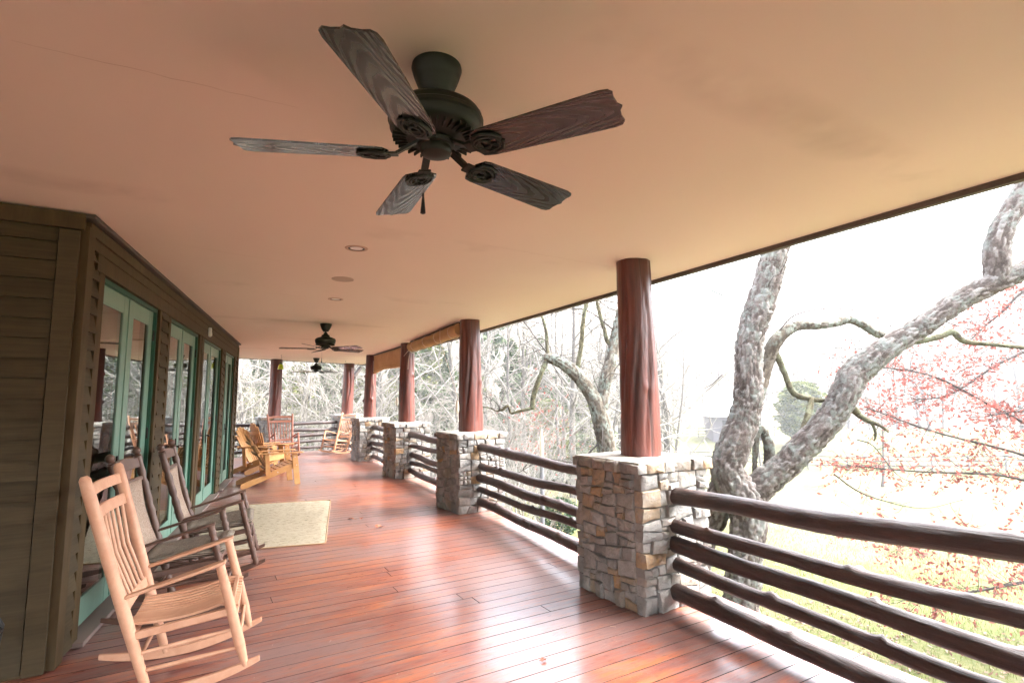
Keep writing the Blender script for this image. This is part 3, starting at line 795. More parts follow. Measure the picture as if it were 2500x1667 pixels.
# ================================================================== log railings
def log_rail(a, b, r, seed, seg=60, n=14):
    rr = random.Random(seed); a = Vector(a); b = Vector(b); L = (b-a).length
    d = (b-a).normalized(); sx = Vector((-d.y, d.x, 0)).normalized(); uz = d.cross(sx); uz = uz if uz.z > 0 else -uz
    kn = [(rr.uniform(.05, .95), rr.uniform(-1.2, 2.6), rr.uniform(.010, .032), rr.uniform(.014, .036)) for _ in range(int(L*2.8))]
    ph = [rr.uniform(0, 6) for _ in range(4)]
    vs = []
    for i in range(seg+1):
        t = i/seg; s_ = t*L
        c = a+d*s_+uz*(.012*math.sin(s_*1.7+ph[0])+.006*math.sin(s_*4.5+ph[1]))+sx*(.014*math.sin(s_*1.3+ph[2]))
        rb = r*(1.06-.14*t)*(1+.05*math.sin(s_*3+ph[3]))
        for k in range(n):
            an = 2*PI*k/n; q_ = rb
            for kt, ka, kh, kw in kn:
                ds = (t-kt)*L; da = ((an-ka+PI) % (2*PI)-PI)*rb
                if abs(ds) < .12: q_ += kh*math.exp(-(ds*ds+da*da)/(kw*kw))
            q_ += .0048*mnoise.noise(Vector((s_*9+seed, math.cos(an)*2, math.sin(an)*2)))
            vs.append(c+(sx*math.cos(an)+uz*math.sin(an))*q_)
    # into local frame: x along the log
    R = Matrix((d, sx, uz)).transposed().to_4x4(); R.translation = a; Ri = R.inverted()
    vs = [Ri @ v for v in vs]
    fs = [(i*n+k, (i+1)*n+k, (i+1)*n+(k+1) % n, i*n+(k+1) % n) for i in range(seg) for k in range(n)]+[tuple(range(n)), tuple(reversed(range(seg*n, (seg+1)*n)))]
    mb = MB(); mb.add(vs, fs); return mb, R
def railing(pa, pb, label, seed, hs_=(.85,.635,.455,.315,.135), rs=(.058,.046,.054,.042,.052), fine=True, end=None):
    pa = Vector(pa); pb = Vector(pb); d = (pb-pa).normalized()
    t = thing('log_railing', label, 'railing', (pa+pb)/2, 0, 'log railings between the stone pillars')
    rr = random.Random(seed)
    for i, (h, r) in enumerate(zip(hs_, rs)):
        a = pa+d*.30+Vector((0,0,h+rr.uniform(-.015,.015))); b = pb-d*.30+Vector((0,0,(end[i] if end else h)+rr.uniform(-.015,.015)))
        mb, R = log_rail(a, b, r*rr.uniform(.95,1.05), seed*10+i, 90 if fine else 40, 16 if fine else 10)
        o = part('rail_log', mb, M_['log'], t, smooth=True)
        o.matrix_local = Matrix.Translation(-t.location) @ R
    return t
railing(P1, P0, 'log railing of five dark stained logs in the right foreground', 1, (.81,.60,.44,.315,.125), (.060,.047,.056,.044,.056), end=(.96,.64,.46,.30,.11))
railing(P2, P1, 'log railing between the nearest stone pillar and the second pillar', 2)
railing(P3, P2, 'log railing between the second and third stone pillars', 3, fine=False)
railing(P4, P3, 'log railing between the third and fourth stone pillars', 4, fine=False)
railing(PR, P4, 'log railing between the fourth pillar and the far right corner pillar', 5, fine=False)
railing(PL, PR, 'log railing across the far end between the two far pillars', 6, (.85,.66,.48,.30,.12), (.052,.05,.06,.042,.045), fine=False)
railing(PLL, PL, 'log railing running left from the far end pillar behind the adirondack chairs', 7, (.85,.66,.48,.30,.12), (.052,.05,.06,.042,.045), fine=False)

# ================================================================== ceiling fans
def blade_outline():
    L0, L1 = .158, .66; o = []
    w0, w1 = .066, .079
    o += [(L0, -.028), (L0+.018, -w0+.006), (L0+.045, -w0)]
    o += [(L1-.045, -w1), (L1-.020, -w1+.005), (L1-.010, -w1+.018), (L1-.013, -.040), (L1-.010, -.014)]
    o += [(L1, 0)]
    return o+[(x, -y) for x, y in reversed(o[:-1])]
def make_fan(label, loc, phi, rod, scale=1.0, hub=.155, pitch_=rad(12)):
    t = thing('ceiling_fan', label, 'ceiling fan', loc, 0, 'dark ceiling fans')
    m = MB(); m.lathe([(.086, 0), (.088, -.012), (.078, -.045), (.074, -.05), (.074,-.056), (.062, -.085), (.045, -.112), (.04, -.12), (.018, -.124)], 40); part('canopy', m, M_['fan'], t, smooth=40)
    zr = -.12-rod
    if rod > .02:
        m = MB(); m.tube([(0,0,-.11), (0,0,zr+.01)], .013, 16); m.lathe([(.013, zr+.05), (.03, zr+.03), (.042, zr-.01), (.02, zr-.02)], 20); part('downrod', m, M_['fan'], t, smooth=40)
    z = zr
    m = MB(); m.lathe([(.02, z+.012), (.055, z+.008), (.06, z-.004), (.062, z-.022), (hub*.70, z-.034), (hub*.94, z-.050), (hub, z-.064), (hub, z-.074), (hub*1.03, z-.078), (hub*1.03, z-.090), (hub, z-.095), (hub*.985, z-.118), (hub*.9, z-.135), (hub*.62, z-.15), (.05, z-.155)], 48); part('motor_housing', m, M_['fan'], t, smooth=35)
    m = MB()
    for k in range(36):
        a = 2*PI*k/36; R = Matrix.Rotation(a, 3, 'Z'); m.box(R @ Vector((hub*.78, 0, z-.146)), (hub*.30, .005, .012), R)
    part('housing_ribs', m, M_['fan'], t)
    m = MB(); m.lathe([(.06, z-.15), (.066, z-.16), (.062, z-.172), (.054, z-.176), (.056, z-.19), (.050, z-.202), (.030, z-.210), (.004, z-.213)], 32); part('switch_housing', m, M_['fan'], t, smooth=35)
    zb = z-.205
    bm = MB(); ol = [(x*scale, y) for x, y in blade_outline()]; bm.prism(ol, -.003, .003); bme = bm.mesh('blade', M_['blade'])
    im = MB(); im.bar((.06,0,.045), (.135*scale,0,.0), .026, .009); im.bar((.128,0,-.002),(.19,0,-.006),.045,.007)
    # scrolled openwork bracket under the blade root
    for rx, ry, cx in ((.050,.034,.205),(.026,.020,.192)):
        im.tube([(cx+rx*math.cos(a), ry*math.sin(a), -.009) for a in np.linspace(0, 2*PI, 25)], .0052, 6, False)
    for sy in (-1, 1):
        im.tube([(.16, sy*.012, -.008), (.175, sy*.043, -.008), (.21, sy*.050, -.008), (.25, sy*.034, -.008), (.265, sy*.008, -.008)], [.005,.006,.006,.006,.004], 6)
        im.tube([(.222, sy*.012, -.008), (.245, sy*.020, -.008), (.265, sy*.006, -.008)], .0045, 6)
    for q_ in ((.195,.024),(.195,-.024),(.25,0)): im.lathe([(.0005,-.016),(.006,-.014),(.007,-.008)], 8, (q_[0],q_[1],0))
    ime = smooth_by_angle(im.mesh('blade_iron', M_['fan']))
    for k in range(5):
        a = phi+k*2*PI/5
        R = Matrix.Rotation(a, 4, 'Z') @ Matrix.Translation((0,0,zb)) @ Matrix.Rotation(-pitch_, 4, 'X')
        o = obj('blade', bme, t); o.matrix_local = R
        o = obj('blade_iron', ime, t); o.matrix_local = R
    m = MB(); cx, cy_ = -.035, -.04
    n = 12
    for k in range(n): m.lathe([(.0005,-.0018),(.0018,0),(.0005,.0018)], 5, (cx, cy_, zb-k*.0125))
    m.tube([(cx, cy_, zb+.03), (cx, cy_, zb-.16)], .0008, 4)
    m.lathe([(.0008, .03), (.004, .022), (.0035, .012), (.008, -.03), (.009, -.045), (.004, -.048)], 12, (cx, cy_, zb-.175))
    part('pull_chain', m, M_['black'], t, smooth=40)
    return t
make_fan('large dark ceiling fan nearest the camera, mounted close to the ceiling', (-.2608, 1.772, CZ), -1.7483, .0, 1.0, .16)
make_fan('middle ceiling fan on a short rod above the rug', (-2.87, 8.18, CZ), rad(-22), .06, 1.0, .15)
make_fan('far ceiling fan near the porch end, smallest in view', (-5.5, 15.0, CZ), rad(-30), .06, 1.0, .15)

# recessed lights and speaker
def can_light(x, y, label):
    t = thing('recessed_light', label, 'ceiling light', (x, y, CZ), 0, 'recessed ceiling lights')
    m = MB(); m.lathe([(.062, .0), (.066, -.006), (.085, -.004), (.088, .001)], 40, cap=False); part('trim_ring', m, M_['trim2'], t, smooth=True)
    m = MB(); m.lathe([(.0635, -.003), (.063, -.0035), (.048, -.0025), (.047,-.0012)], 40, cap=False); part('baffle', m, M_['black'], t, smooth=True)
    m = MB(); m.add([(.0475*math.cos(a), .0475*math.sin(a)+.0, -.0018) for a in np.linspace(0, 2*PI, 33)[:-1]], [tuple(reversed(range(32)))]); part('lens', m, M_['lens'], t)
M_['trim2'] = mat('tan_trim_ring', (.5,.33,.24), .5)
can_light(-1.2, 4.04, 'nearer recessed ceiling light, just beyond the big fan')
can_light(-2.05, 6.14, 'second recessed ceiling light, between the speaker and the middle fan')
can_light(-4.61, 12.58, 'recessed ceiling light behind the middle fan, farthest of the lights')
for x, y, lab in ((-1.64, 5.1, 'round ceiling speaker between the two recessed lights'), (-4.11, 11.37, 'far round ceiling speaker beyond the middle fan')):
    m = MB(); m.lathe([(.105, .001), (.104, -.005), (.098, -.007), (.094, -.0045), (.001, -.0055)], 44)
    tag(part('ceiling_speaker', m, M_['speaker'], None, loc=(x, y, CZ)), lab, 'speaker', 'ceiling speakers')
# hooks and the lime lantern
def hook(x, y, lab):
    m = MB(); m.lathe([(.012, 0), (.012,-.006), (.004,-.008)], 12)
    m.tube([(0,0,-.005), (0,0,-.03), (.012,0,-.045), (.02,0,-.06), (.01,0,-.075), (-.005,0,-.07)], .0035, 6)
    tag(part('ceiling_hook', m, M_['black'], None, loc=(x, y, CZ)), lab, 'hook', 'ceiling hooks')
hook(-6.03, 13.93, 'small ceiling hook holding the lime green lantern'); hook(-5.05, 16.2, 'empty ceiling hook in front of the far right log post')
t = thing('hanging_lantern', 'lime green bell lantern hanging before the far left log post', 'lantern', (-6.03, 13.93, CZ-.07))
m = MB(); m.tube([(0,0,0), (0,0,-.13)], .0025, 5); part('wire', m, M_['black'], t)
m = MB(); m.lathe([(.012, -.12), (.03, -.135), (.035,-.16), (.03,-.17)], 20); part('cap', m, mat('dark_green_cap', (.05,.09,.02), .4), t, smooth=40)
m = MB(); m.lathe([(.03, -.165), (.05,-.19), (.062,-.225), (.068,-.27), (.074,-.30), (.07,-.302)], 28); part('shade', m, M_['lime'], t, smooth=40)

# ================================================================== canvas blinds
def blind_roll():
    a = Vector((-.80, 8.02, CZ-.115)); b = Vector((-2.04, 10.72, CZ-.115)); a += RN*.02; b += RN*.02
    t = thing('canvas_blind', 'tan canvas blind rolled up tight between the second and third posts', 'blind', (a+b)/2, 0, 'canvas blinds')
    off = -t.location
    m = MB(); n = 18; pts = []
    for i in range(25):
        u = i/24; p = a+(b-a)*u+Vector((0,0,-.012*math.sin(PI*u)))+off; pts.append(p)
    m.tube(pts, [.098+.004*math.sin(i*1.9)+.003*math.sin(i*4.1) for i in range(25)], 22); part('rolled_canvas', m, M_['canvas'], t, smooth=50)
    m = MB(); m.bar(a+off+Vector((0,0,.10)), b+off+Vector((0,0,.10)), .06, .025); part('head_rail', m, M_['trim'], t)
    for u in (.10, .36, .6, .88):
        p = a+(b-a)*u+off; d = (b-a).normalized(); sx = Vector((-d.y, d.x, 0))
        m = MB(); m.tube([p+(sx*math.cos(q)+Vector((0,0,1))*math.sin(q))*.108+Vector((0,0,-.006)) for q in np.linspace(0, 2*PI, 21)], .0045, 5, False); part('tie_cord', m, M_['rope'], t, smooth=True)
    pe = b+off-(b-a).normalized()*.06; m = MB()
    m.tube([pe+Vector((-.05,-.1,-.08)), pe+Vector((-.09,-.12,-.13)), pe+Vector((-.14,-.14,-.2))], .006, 5)
    m.tube([pe+Vector((-.02,-.1,-.1)), pe+Vector((-.05,-.12,-.25)), pe+Vector((-.06,-.12,-.46))], .005, 5)
    m.tube([pe+Vector((-.05,-.1,-.08)), pe+Vector((.03,-.1,-.14)), pe+Vector((.10,-.08,-.10))], .006, 5)
    part('loose_cord', m, M_['rope'], t, smooth=True)
    p0 = a+(b-a)*.22-RN*.12; p1 = P2+Vector((-.155,-.13,1.52))
    m = MB(); m.tube([p0+off+Vector((0,0,.1)), p0+off+Vector((0,0,-.1)), p1+off], .0042, 5); part('pull_cord', m, M_['rope'], t, smooth=True)
blind_roll()
def cleat(pos, lab):
    m = MB(); m.lathe([(.004, .0), (.016,-.02), (.026,-.07), (.028,-.13), (.022,-.17), (.008,-.185)], 14)
    m.tube([(0.008,0,-.17), (.012,0,-.24), (.02,0,-.3)], .005, 5)
    tag(part('cord_weight', m, M_['cleat'], None, smooth=40, loc=pos), lab, 'cord weight', 'cord weights of the blinds')
cleat(P2+Vector((-.175,-.14,1.53)), 'pale wooden cord weight hanging beside the second log post')
cleat(P3+Vector((-.19,-.08,1.60)), 'pale cord weight hanging beside the third log post')
t = thing('canvas_blind', 'tan canvas blind hanging partly lowered between the third and fourth posts', 'blind', (P3+P4)/2+Vector((0,0,CZ)), 0, 'canvas blinds')
a = P3+RD*.17+RN*.03; b = P4-RD*.17+RN*.03; off = -t.location
vs = []; nu, nv = 40, 10
for i in range(nu+1):
    u = i/nu; p = a+(b-a)*u; hgt = .33+.10*u+.03*math.sin(u*5+1)
    for j in range(nv+1):
        v = j/nv; bl = .03*math.sin(u*9)*v+.018*math.sin(u*21+v*3)*v
        vs.append(p+off+RN*bl+Vector((0,0,CZ-.03-hgt*v)))
fs = [(i*(nv+1)+j, (i+1)*(nv+1)+j, (i+1)*(nv+1)+j+1, i*(nv+1)+j+1) for i in range(nu) for j in range(nv)]
m = MB(); m.add(vs, fs); o = part('canvas_sheet', m, M_['canvas'], t, smooth=True); so_ = o.modifiers.new('s', 'SOLIDIFY'); so_.thickness = .006
m = MB(); m.tube([a+(b-a)*i/20+off+RN*.03*math.sin(i/20*9)+Vector((0,0,CZ-.05-(.33+.1*i/20+.03*math.sin(i/4+1)))) for i in range(21)], .03, 12); part('bottom_roll', m, M_['canvas'], t, smooth=50)
m = MB(); m.bar(a+off+Vector((0,0,CZ-.018)), b+off+Vector((0,0,CZ-.018)), .06, .03); part('head_rail', m, M_['trim'], t)
q_ = P4+Vector((.1,-.16,0)); m = MB(); m.tube([q_+off+Vector((0,0,2.55)), q_+off+Vector((0.01,0,2.0)), q_+off+Vector((.06,0,1.75))], .005, 5); part('loose_cord', m, M_['rope'], t, smooth=True)
# downspout brace beyond the far corner
m = MB(); a = C1+RN*.0+Vector((-.05,-.05,2.62)); b = PR+Vector((.08,.30,2.28)); m.bar(a, b, .1, .1); m.bar(b, b+Vector((-.5,.35,-.5)), .1, .1)
tag(part('downspout', m, M_['trim'], None, bevel=.01), 'grey-brown gutter downspout slanting between the far corner posts', 'downspout')

# ================================================================== chairs
def turned(m, a, b, r, rings=True, n=12):
    a = Vector(a); b = Vector(b); L = (b-a).length; N_ = 26; pts = []; rs = []
    for i in range(N_+1):
        t = i/N_; pts.append(a+(b-a)*t)
        q = r
        if rings and i % 5 in (1, 3): q = r*1.18
        if rings and i % 5 == 2: q = r*.82
        rs.append(q)
    rs[0] = r*.7
    m.tube(pts, rs, n)
def make_rocker(label, loc, yaw, mt, style='slat', group='rocking chairs', W=.60):
    t = thing('rocking_chair', label, 'rocking chair', loc, yaw, group)
    hw = W/2; rf = .024; rb = .027
    FT = [(.355, s_*(hw-.015), .095) for s_ in (-1,1)]; AT = [(.205, s_*(hw-.010), .655) for s_ in (-1,1)]
    BB = [(-.10, s_*(hw-.045), .03) for s_ in (-1,1)]; BT = [(-.425, s_*(hw+.02), 1.165) for s_ in (-1,1)]
    def back(z, s_): 
        u = (z-.045)/(1.17-.045); a = Vector(BB[s_]); b = Vector(BT[s_]); return a+(b-a)*u
    turn = style == 'weave'
    for s_ in (0,1):
        m = MB(); a = Vector(FT[s_]); b = Vector(AT[s_])
        if turn: turned(m, a, b, rf*.95)
        else: m.tube([a, a+(b-a)*.06, a+(b-a)*.22, a+(b-a)*.6, b], [rf*.62, rf*.8, rf*1.12, rf*1.08, rf*.95], 14)
        part('front_leg', m, mt, t, smooth=50)
        m = MB(); a = Vector(BB[s_]); b = Vector(BT[s_])
        if turn:
            turned(m, a, a+(b-a)*.95, rb*.95)
            tp = a+(b-a)*.95; d = (b-a).normalized()
            m.tube([tp, tp+d*.01, tp+d*.02, tp+d*.035, tp+d*.055, tp+d*.07, tp+d*.078], [.02,.03,.018,.03,.03,.018,.004], 12)
        else: m.tube([a, a+(b-a)*.05, a+(b-a)*.35, a+(b-a)*.93, a+(b-a)*.985, b], [rb*.6, rb*.85, rb*1.1, rb*1.06, rb*.95, rb*.55], 14)
        part('back_post', m, mt, t, smooth=50)
        # rocker: curved runner
        ys = (Vector(FT[s_]).y+Vector(BB[s_]).y)/2; m = MB(); n = 22; vs = []
        R = 1.15; x0, x1 = -.43, .425
        y0_, y1_ = Vector(BB[s_]).y, Vector(FT[s_]).y
        for i in range(n+1):
            u = i/n; x = x0+(x1-x0)*u; c = x+.07; zb_ = R-math.sqrt(R*R-c*c); h = .052*(1-.45*abs(2*u-1)**3)
            yy = y0_+(y1_-y0_)*((x+.1)/.44)
            for (dy, dz) in ((-.011,0),(.011,0),(.011,h),(-.011,h)): vs.append((x, yy+dy, zb_+dz+.001))
        fs = [(4*i+k, 4*i+(k+1) % 4, 4*i+4+(k+1) % 4, 4*i+4+k) for i in range(n) for k in range(4)]+[(3,2,1,0),(4*n,4*n+1,4*n+2,4*n+3)]
        m.add(vs, fs); part('rocker', m, mt, t, bevel=.004, smooth=40)
        # arm: flat paddle
        ab = back(.54, s_); s2 = 1 if s_ else -1
        m = MB(); n = 12; vs = []
        for i in range(n+1):
            u = i/n; x = ab.x-.01+(.245-ab.x)*u; z = ab.z+(.664-ab.z)*u; yy = ab.y+s2*.0+((AT[s_][1])-ab.y)*u
            wd = .016+.020*min(1, u*1.6); 
            if u > .9: wd *= .85 if u < .95 else .55
            for (dy, dz) in ((-wd,-.009),(wd,-.009),(wd,.009),(-wd,.009)): vs.append((x, yy+dy, z+dz))
        fs = [(4*i+k, 4*i+(k+1) % 4, 4*i+4+(k+1) % 4, 4*i+4+k) for i in range(n) for k in range(4)]+[(3,2,1,0),(4*n,4*n+1,4*n+2,4*n+3)]
        m.add(vs, fs); part('armrest', m, mt, t, bevel=.005, smooth=40)
        # side seat rail and rungs
        fr = lambda z: Vector(FT[s_])+(Vector(AT[s_])-Vector(FT[s_]))*((z-.095)/.56)
        m = MB(); m.bar(back(.345, s_)-Vector((.02,0,0)), fr(.40)+Vector((.0,0,0)), .028, .038); part('seat_rail', m, mt, t, bevel=.004)
        for zf, zb_ in ((.30,.255),(.20,.165)):
            m = MB(); a = back(zb_, s_); b = fr(zf); m.tube([a, (a+b)/2, b], [.009,.0125,.009], 8); part('rung', m, mt, t, smooth=50)
    fr = lambda z, s_: Vector(FT[s_])+(Vector(AT[s_])-Vector(FT[s_]))*((z-.095)/.56)
    for z in (.335, .235):
        m = MB(); m.tube([fr(z,0), (fr(z,0)+fr(z,1))/2, fr(z,1)], [.009,.0125,.009], 8); part('rung', m, mt, t, smooth=50)
    for z in (.22,):
        m = MB(); m.tube([back(z,0), (back(z,0)+back(z,1))/2, back(z,1)], [.009,.0125,.009], 8); part('rung', m, mt, t, smooth=50)
    for z, xo in ((.41, None), (.345, None)):
        a, b = (fr(z,0), fr(z,1)) if z > .4 else (back(z,0), back(z,1))
        m = MB(); m.bar(a, b, .024, .04); part('seat_rail', m, mt, t, bevel=.004)
    # curved cross rails of the back
    def cross(z, h, bow=.028, th=.014, nm='back_rail', mm=mt, arch=0):
        a, b = back(z, 0), back(z, 1); n = 10; vs = []
        tilt = (Vector(BT[0])-Vector(BB[0])).normalized(); tilt.y = 0; tilt.normalize()
        for i in range(n+1):
            u = i/n; p = a+(b-a)*u; p = p+Vector((-bow*math.sin(PI*u), 0, 0)); hh = h+arch*math.sin(PI*u)
            for (dx, dz) in ((-th/2,-h/2),(th/2,-h/2),(th/2,hh-h/2),(-th/2,hh-h/2)): vs.append(p+Vector((dx,0,0))+tilt*dz)
        fs = [(4*i+k, 4*i+4+k, 4*i+4+(k+1) % 4, 4*i+(k+1) % 4) for i in range(n) for k in range(4)]+[(0,1,2,3),(4*n+3,4*n+2,4*n+1,4*n)]
        m = MB(); m.add(vs, fs); return part(nm, m, mm, t, bevel=.003, smooth=40)
    if style == 'slat':
        cross(1.085, .06); cross(.965, .062); cross(.475, .055, .012)
        for i in range(7):
            u = (i+1)/8; a = back(.49,0)+(back(.49,1)-back(.49,0))*u+Vector((-.012*math.sin(PI*u),0,0)); b = back(.945,0)+(back(.945,1)-back(.945,0))*u+Vector((-.028*math.sin(PI*u),0,0))
            md = (a+b)/2+Vector((-.022,0,0))
            m = MB(); m.tube([a, md, b], [.0095,.0115,.0095], 8); part('spindle', m, mt, t, smooth=50)
        n = 12
        for i in range(n):
            yy = -hw+.035+(W-.07)*(i+.5)/n; wd = (W-.07)/n*.42; dip = -.022*(1-(2*(i+.5)/n-1)**2)
            vs = []; K = 12
            for j in range(K+1):
                u = j/K; x = -.215+.52*u; z = .365+.075*u-.03*math.sin(PI*u)+dip+ (.0 if u < .85 else -(u-.85)*.28)
                wv = wd*(1-.16*(1-u)); yv = yy*(.84+.16*u)
                for (dy, dz) in ((-wv,0),(wv,0),(wv,.014),(-wv,.014)): vs.append((x, yv+dy, z+dz+.012))
            fs = [(4*j+k, 4*j+(k+1) % 4, 4*j+4+(k+1) % 4, 4*j+4+k) for j in range(K) for k in range(4)]+[(3,2,1,0),(4*K,4*K+1,4*K+2,4*K+3)]
            m = MB(); m.add(vs, fs); part('seat_slat', m, mt, t, bevel=.002, smooth=40)
    else:
        cross(1.07, .07, .03, .018, arch=.02); cross(.955, .03, .02, .014); cross(.475, .035, .01)
        a0, b0 = back(.49,0), back(.49,1); a1, b1 = back(.95,0), back(.95,1); vs = []
        for j in range(9):
            v = j/8
            for i in range(9):
                u = .14+.72*i/8; p = (a0+(b0-a0)*u)*(1-v)+(a1+(b1-a1)*u)*v; p = p+Vector((-.02*math.sin(PI*v)-.012*math.sin(PI*i/8),0,0)); vs.append(p)
        fs = [(j*9+i, j*9+i+1, j*9+i+10, j*9+i+9) for j in range(8) for i in range(8)]
        m = MB(); m.add(vs, fs); o = part('woven_back', m, M_['backweave'], t, smooth=True); md = o.modifiers.new('s', 'SOLIDIFY'); md.thickness = .02; md.offset = 0
        # rush seat: four wedges dipping to the middle
        vs = []; G = 24
        for j in range(G+1):
            for i in range(G+1):
                u, v = i/G, j/G; x = -.225+.52*v; yy = (-hw+.02+(W-.04)*u)*(.86+.14*v)
                e = min(u, 1-u, v, 1-v)*2; z = .385+.06*v-.03*(min(1, e*1.4))**.6
                fil = .0022*math.sin((min(u,1-u)*W if min(u,1-u) < min(v,1-v) else min(v,1-v)*.5)*2*PI*60)
                if e == 0: z -= .02
                vs.append((x, yy, z+fil+.02))
        fs = [(j*(G+1)+i, j*(G+1)+i+1, (j+1)*(G+1)+i+1, (j+1)*(G+1)+i) for j in range(G) for i in range(G)]
        m = MB(); m.add(vs, fs); o = part('woven_seat', m, M_['weave'], t, smooth=True); md = o.modifiers.new('s', 'SOLIDIFY'); md.thickness = .045; md.offset = -1
    return t
make_rocker('pale unfinished wooden rocking chair with slatted seat in the left foreground', (-1.916, 3.235, .0), rad(23.8), M_['chairA'], 'slat')
make_rocker('dark brown rocking chair with woven seat, right behind the pale foreground rocker', (-2.47, 4.16, .0), rad(21), M_['chairB'], 'weave', W=.58)
make_rocker('dark brown rocking chair with woven seat and back at the edge of the jute rug', (-2.72, 5.04, .0), rad(25), M_['chairB'], 'weave', W=.58)
make_rocker('red-brown slat rocking chair at the far end before the left stone pillar', (-6.13, 14.55, .0), rad(-50), M_['chairC'], 'slat', W=.62)
make_rocker('light orange slat rocking chair in the far right corner before the railing', (-5.08, 15.75, .0), rad(-122), mat('light_orange_wood', (.60,.33,.19), .5), 'slat', W=.58)

def make_adirondack(label, loc, yaw, lean=30, tall=.84):
    t = thing('adirondack_chair', label, 'adirondack chair', loc, yaw, 'golden adirondack chairs'); mt = M_['adi']
    for s_ in (-1,1):
        # slanting side stringer, runs to the ground at the rear
        y = s_*.27; prof = [(.03,.30),(.05,.385),(-.05,.392),(-.25,.31),(-.5,.20),(-.80,.115),(-.90,.07),(-.90,.0),(-.80,.0),(-.62,.07),(-.35,.17),(-.12,.25)]
        m = MB(); T = Matrix(((1,0,0,0),(0,0,-1,y),(0,1,0,0),(0,0,0,1))); m.prism(prof, -.012, .012, T); part('side_board', m, mt, t, bevel=.003)
        m = MB(); prof = [(.10,0),(.0,0),(-.07,.56),(.03,.56)]; T = Matrix(((1,0,0,0),(0,0,-1,s_*.298),(0,1,0,0),(0,0,0,1))); m.prism(prof, -.011, .011, T); part('front_leg', m, mt, t, bevel=.003)
        m = MB(); prof = [(-.50,.19),(-.42,.17),(-.46,.58),(-.53,.58)]; T = Matrix(((1,0,0,0),(0,0,-1,s_*.296),(0,1,0,0),(0,0,0,1))); m.prism(prof, -.010, .010, T); part('rear_support', m, mt, t, bevel=.003)
        m = MB(); out = [(.10,-.05),(.13,-.02),(.13,.03),(.09,.06),(-.2,.05),(-.55,.02),(-.66,-.0),(-.66,-.04),(-.5,-.045)]; out = [(x, yy*s_) for x, yy in out]
        if s_ > 0: out = out
        else: out = list(reversed(out))
        T = Matrix.Translation((0, s_*.315, .57)); m.prism(out, 0, .02, T); part('armrest', m, mt, t, bevel=.004)
    for i in range(7):
        u = i/6; x = .03-.47*u; z = .397-.16*u-(.01 if i else .02)
        m = MB(); R = Matrix.Rotation(rad(-18 if i else 10), 3, 'Y'); m.box((x, 0, z+.012), (.062, .56, .019), R); part('seat_slat', m, mt, t, bevel=.003)
    m = MB(); m.box((.052, 0, .335), (.02, .58, .08)); part('front_apron', m, mt, t, bevel=.003)
    th = rad(lean)
    for i in range(7):
        c = (i-3); L = tall-.014*c*c-.006*abs(c)**3*.6; y0, y1 = c*.062, c*.083
        a = Vector((-.40, y0, .20)); d = Vector((-math.sin(th), 0, math.cos(th)))
        b = a+d*L+Vector((0, y1-y0, 0))
        sx = Vector((0,1,0)); nn = Vector((math.cos(th),0,math.sin(th)))
        vs = []
        wd0, wd1 = .027, .036; bow = .015*(c*c)/9
        for q, (p, wv) in enumerate(((a, wd0), (a+(b-a)*.94, wd1), (b, wd1*.62))):
            for (dy, dn) in ((-wv,-.009),(wv,-.009),(wv,.009),(-wv,.009)): vs.append(p+sx*dy+nn*(dn+bow))
        fs = [(4*j+k, 4*j+(k+1) % 4, 4*j+4+(k+1) % 4, 4*j+4+k) for j in range(2) for k in range(4)]+[(3,2,1,0),(8,9,10,11)]
        m = MB(); m.add(vs, fs); part('back_slat', m, mt, t, bevel=.003)
    for L in (.13, .43, .66):
        p = Vector((-.40,0,.20))+Vector((-math.sin(th),0,math.cos(th)))*L-Vector((math.cos(th),0,math.sin(th)))*.022
        m = MB(); R = Matrix.Rotation(-th, 3, 'Y'); m.box(p, (.022, .66 if L == .43 else .50, .06), R); part('back_brace', m, mt, t, bevel=.003)
    m = MB()
    for s_ in (-1,1):
        for q in ((0.02,.35),(-.30,.24),(-.015,.50)): 
            m.tube([(q[0], s_*.285, q[1]), (q[0], s_*.318, q[1])], .008, 8)
    part('bolt', m, mat('zinc_bolt', (.6,.6,.6), .35, .8), t); return t
make_adirondack('golden wooden adirondack chair nearest the camera, left of the deck', (-4.20, 10.35, 0), rad(35))
make_adirondack('golden adirondack chair in the middle of the three, tilted back most', (-5.20, 12.2, 0), rad(50), 17, .90)
make_adirondack('golden adirondack chair partly hidden by the house corner', (-5.02, 11.45, 0), rad(-6), 27, .88)

# rug, leaves, litter
def rounded(w_, h_, r, n=6):
    o = []
    for cx, cy_, a in ((w_/2-r, h_/2-r, 0), (-w_/2+r, h_/2-r, PI/2), (-w_/2+r, -h_/2+r, PI), (w_/2-r, -h_/2+r, 1.5*PI)):
        o += [(cx+r*math.cos(a+q*PI/2/n), cy_+r*math.sin(a+q*PI/2/n)) for q in range(n+1)]
    return o
t = thing('area_rug', 'beige flecked jute rug lying on the red deck before the doors', 'rug', (-3.12, 7.02, .0015), rad(17.5))
RW, RH = 1.45, 2.62; rr = random.Random(5); vs = []; fs = []; G, K = 30, 44
for j in range(K+1):
    for i in range(G+1):
        u, v = i/G, j/G if 0 else j/K; x = -RW/2+RW*u; y = -RH/2+RH*v
        k_ = .03
        ex = min(u, 1-u)*RW; ey = min(v, 1-v)*RH
        if ex < k_*2 and ey < k_*2:
            x *= 1-.018*(1-ex/(2*k_))*(1-ey/(2*k_))*2; y *= 1-.012*(1-ex/(2*k_))*(1-ey/(2*k_))*2
        x += .004*math.sin(v*23); y += .004*math.sin(u*17)
        z = .011+.0015*math.sin(u*9+v*14)+.0008*math.sin(u*80)
        if i in (0,G) or j in (0,K): z = .005
        vs.append((x, y, z))
fs = [(j*(G+1)+i, j*(G+1)+i+1, (j+1)*(G+1)+i+1, (j+1)*(G+1)+i) for j in range(K) for i in range(G)]
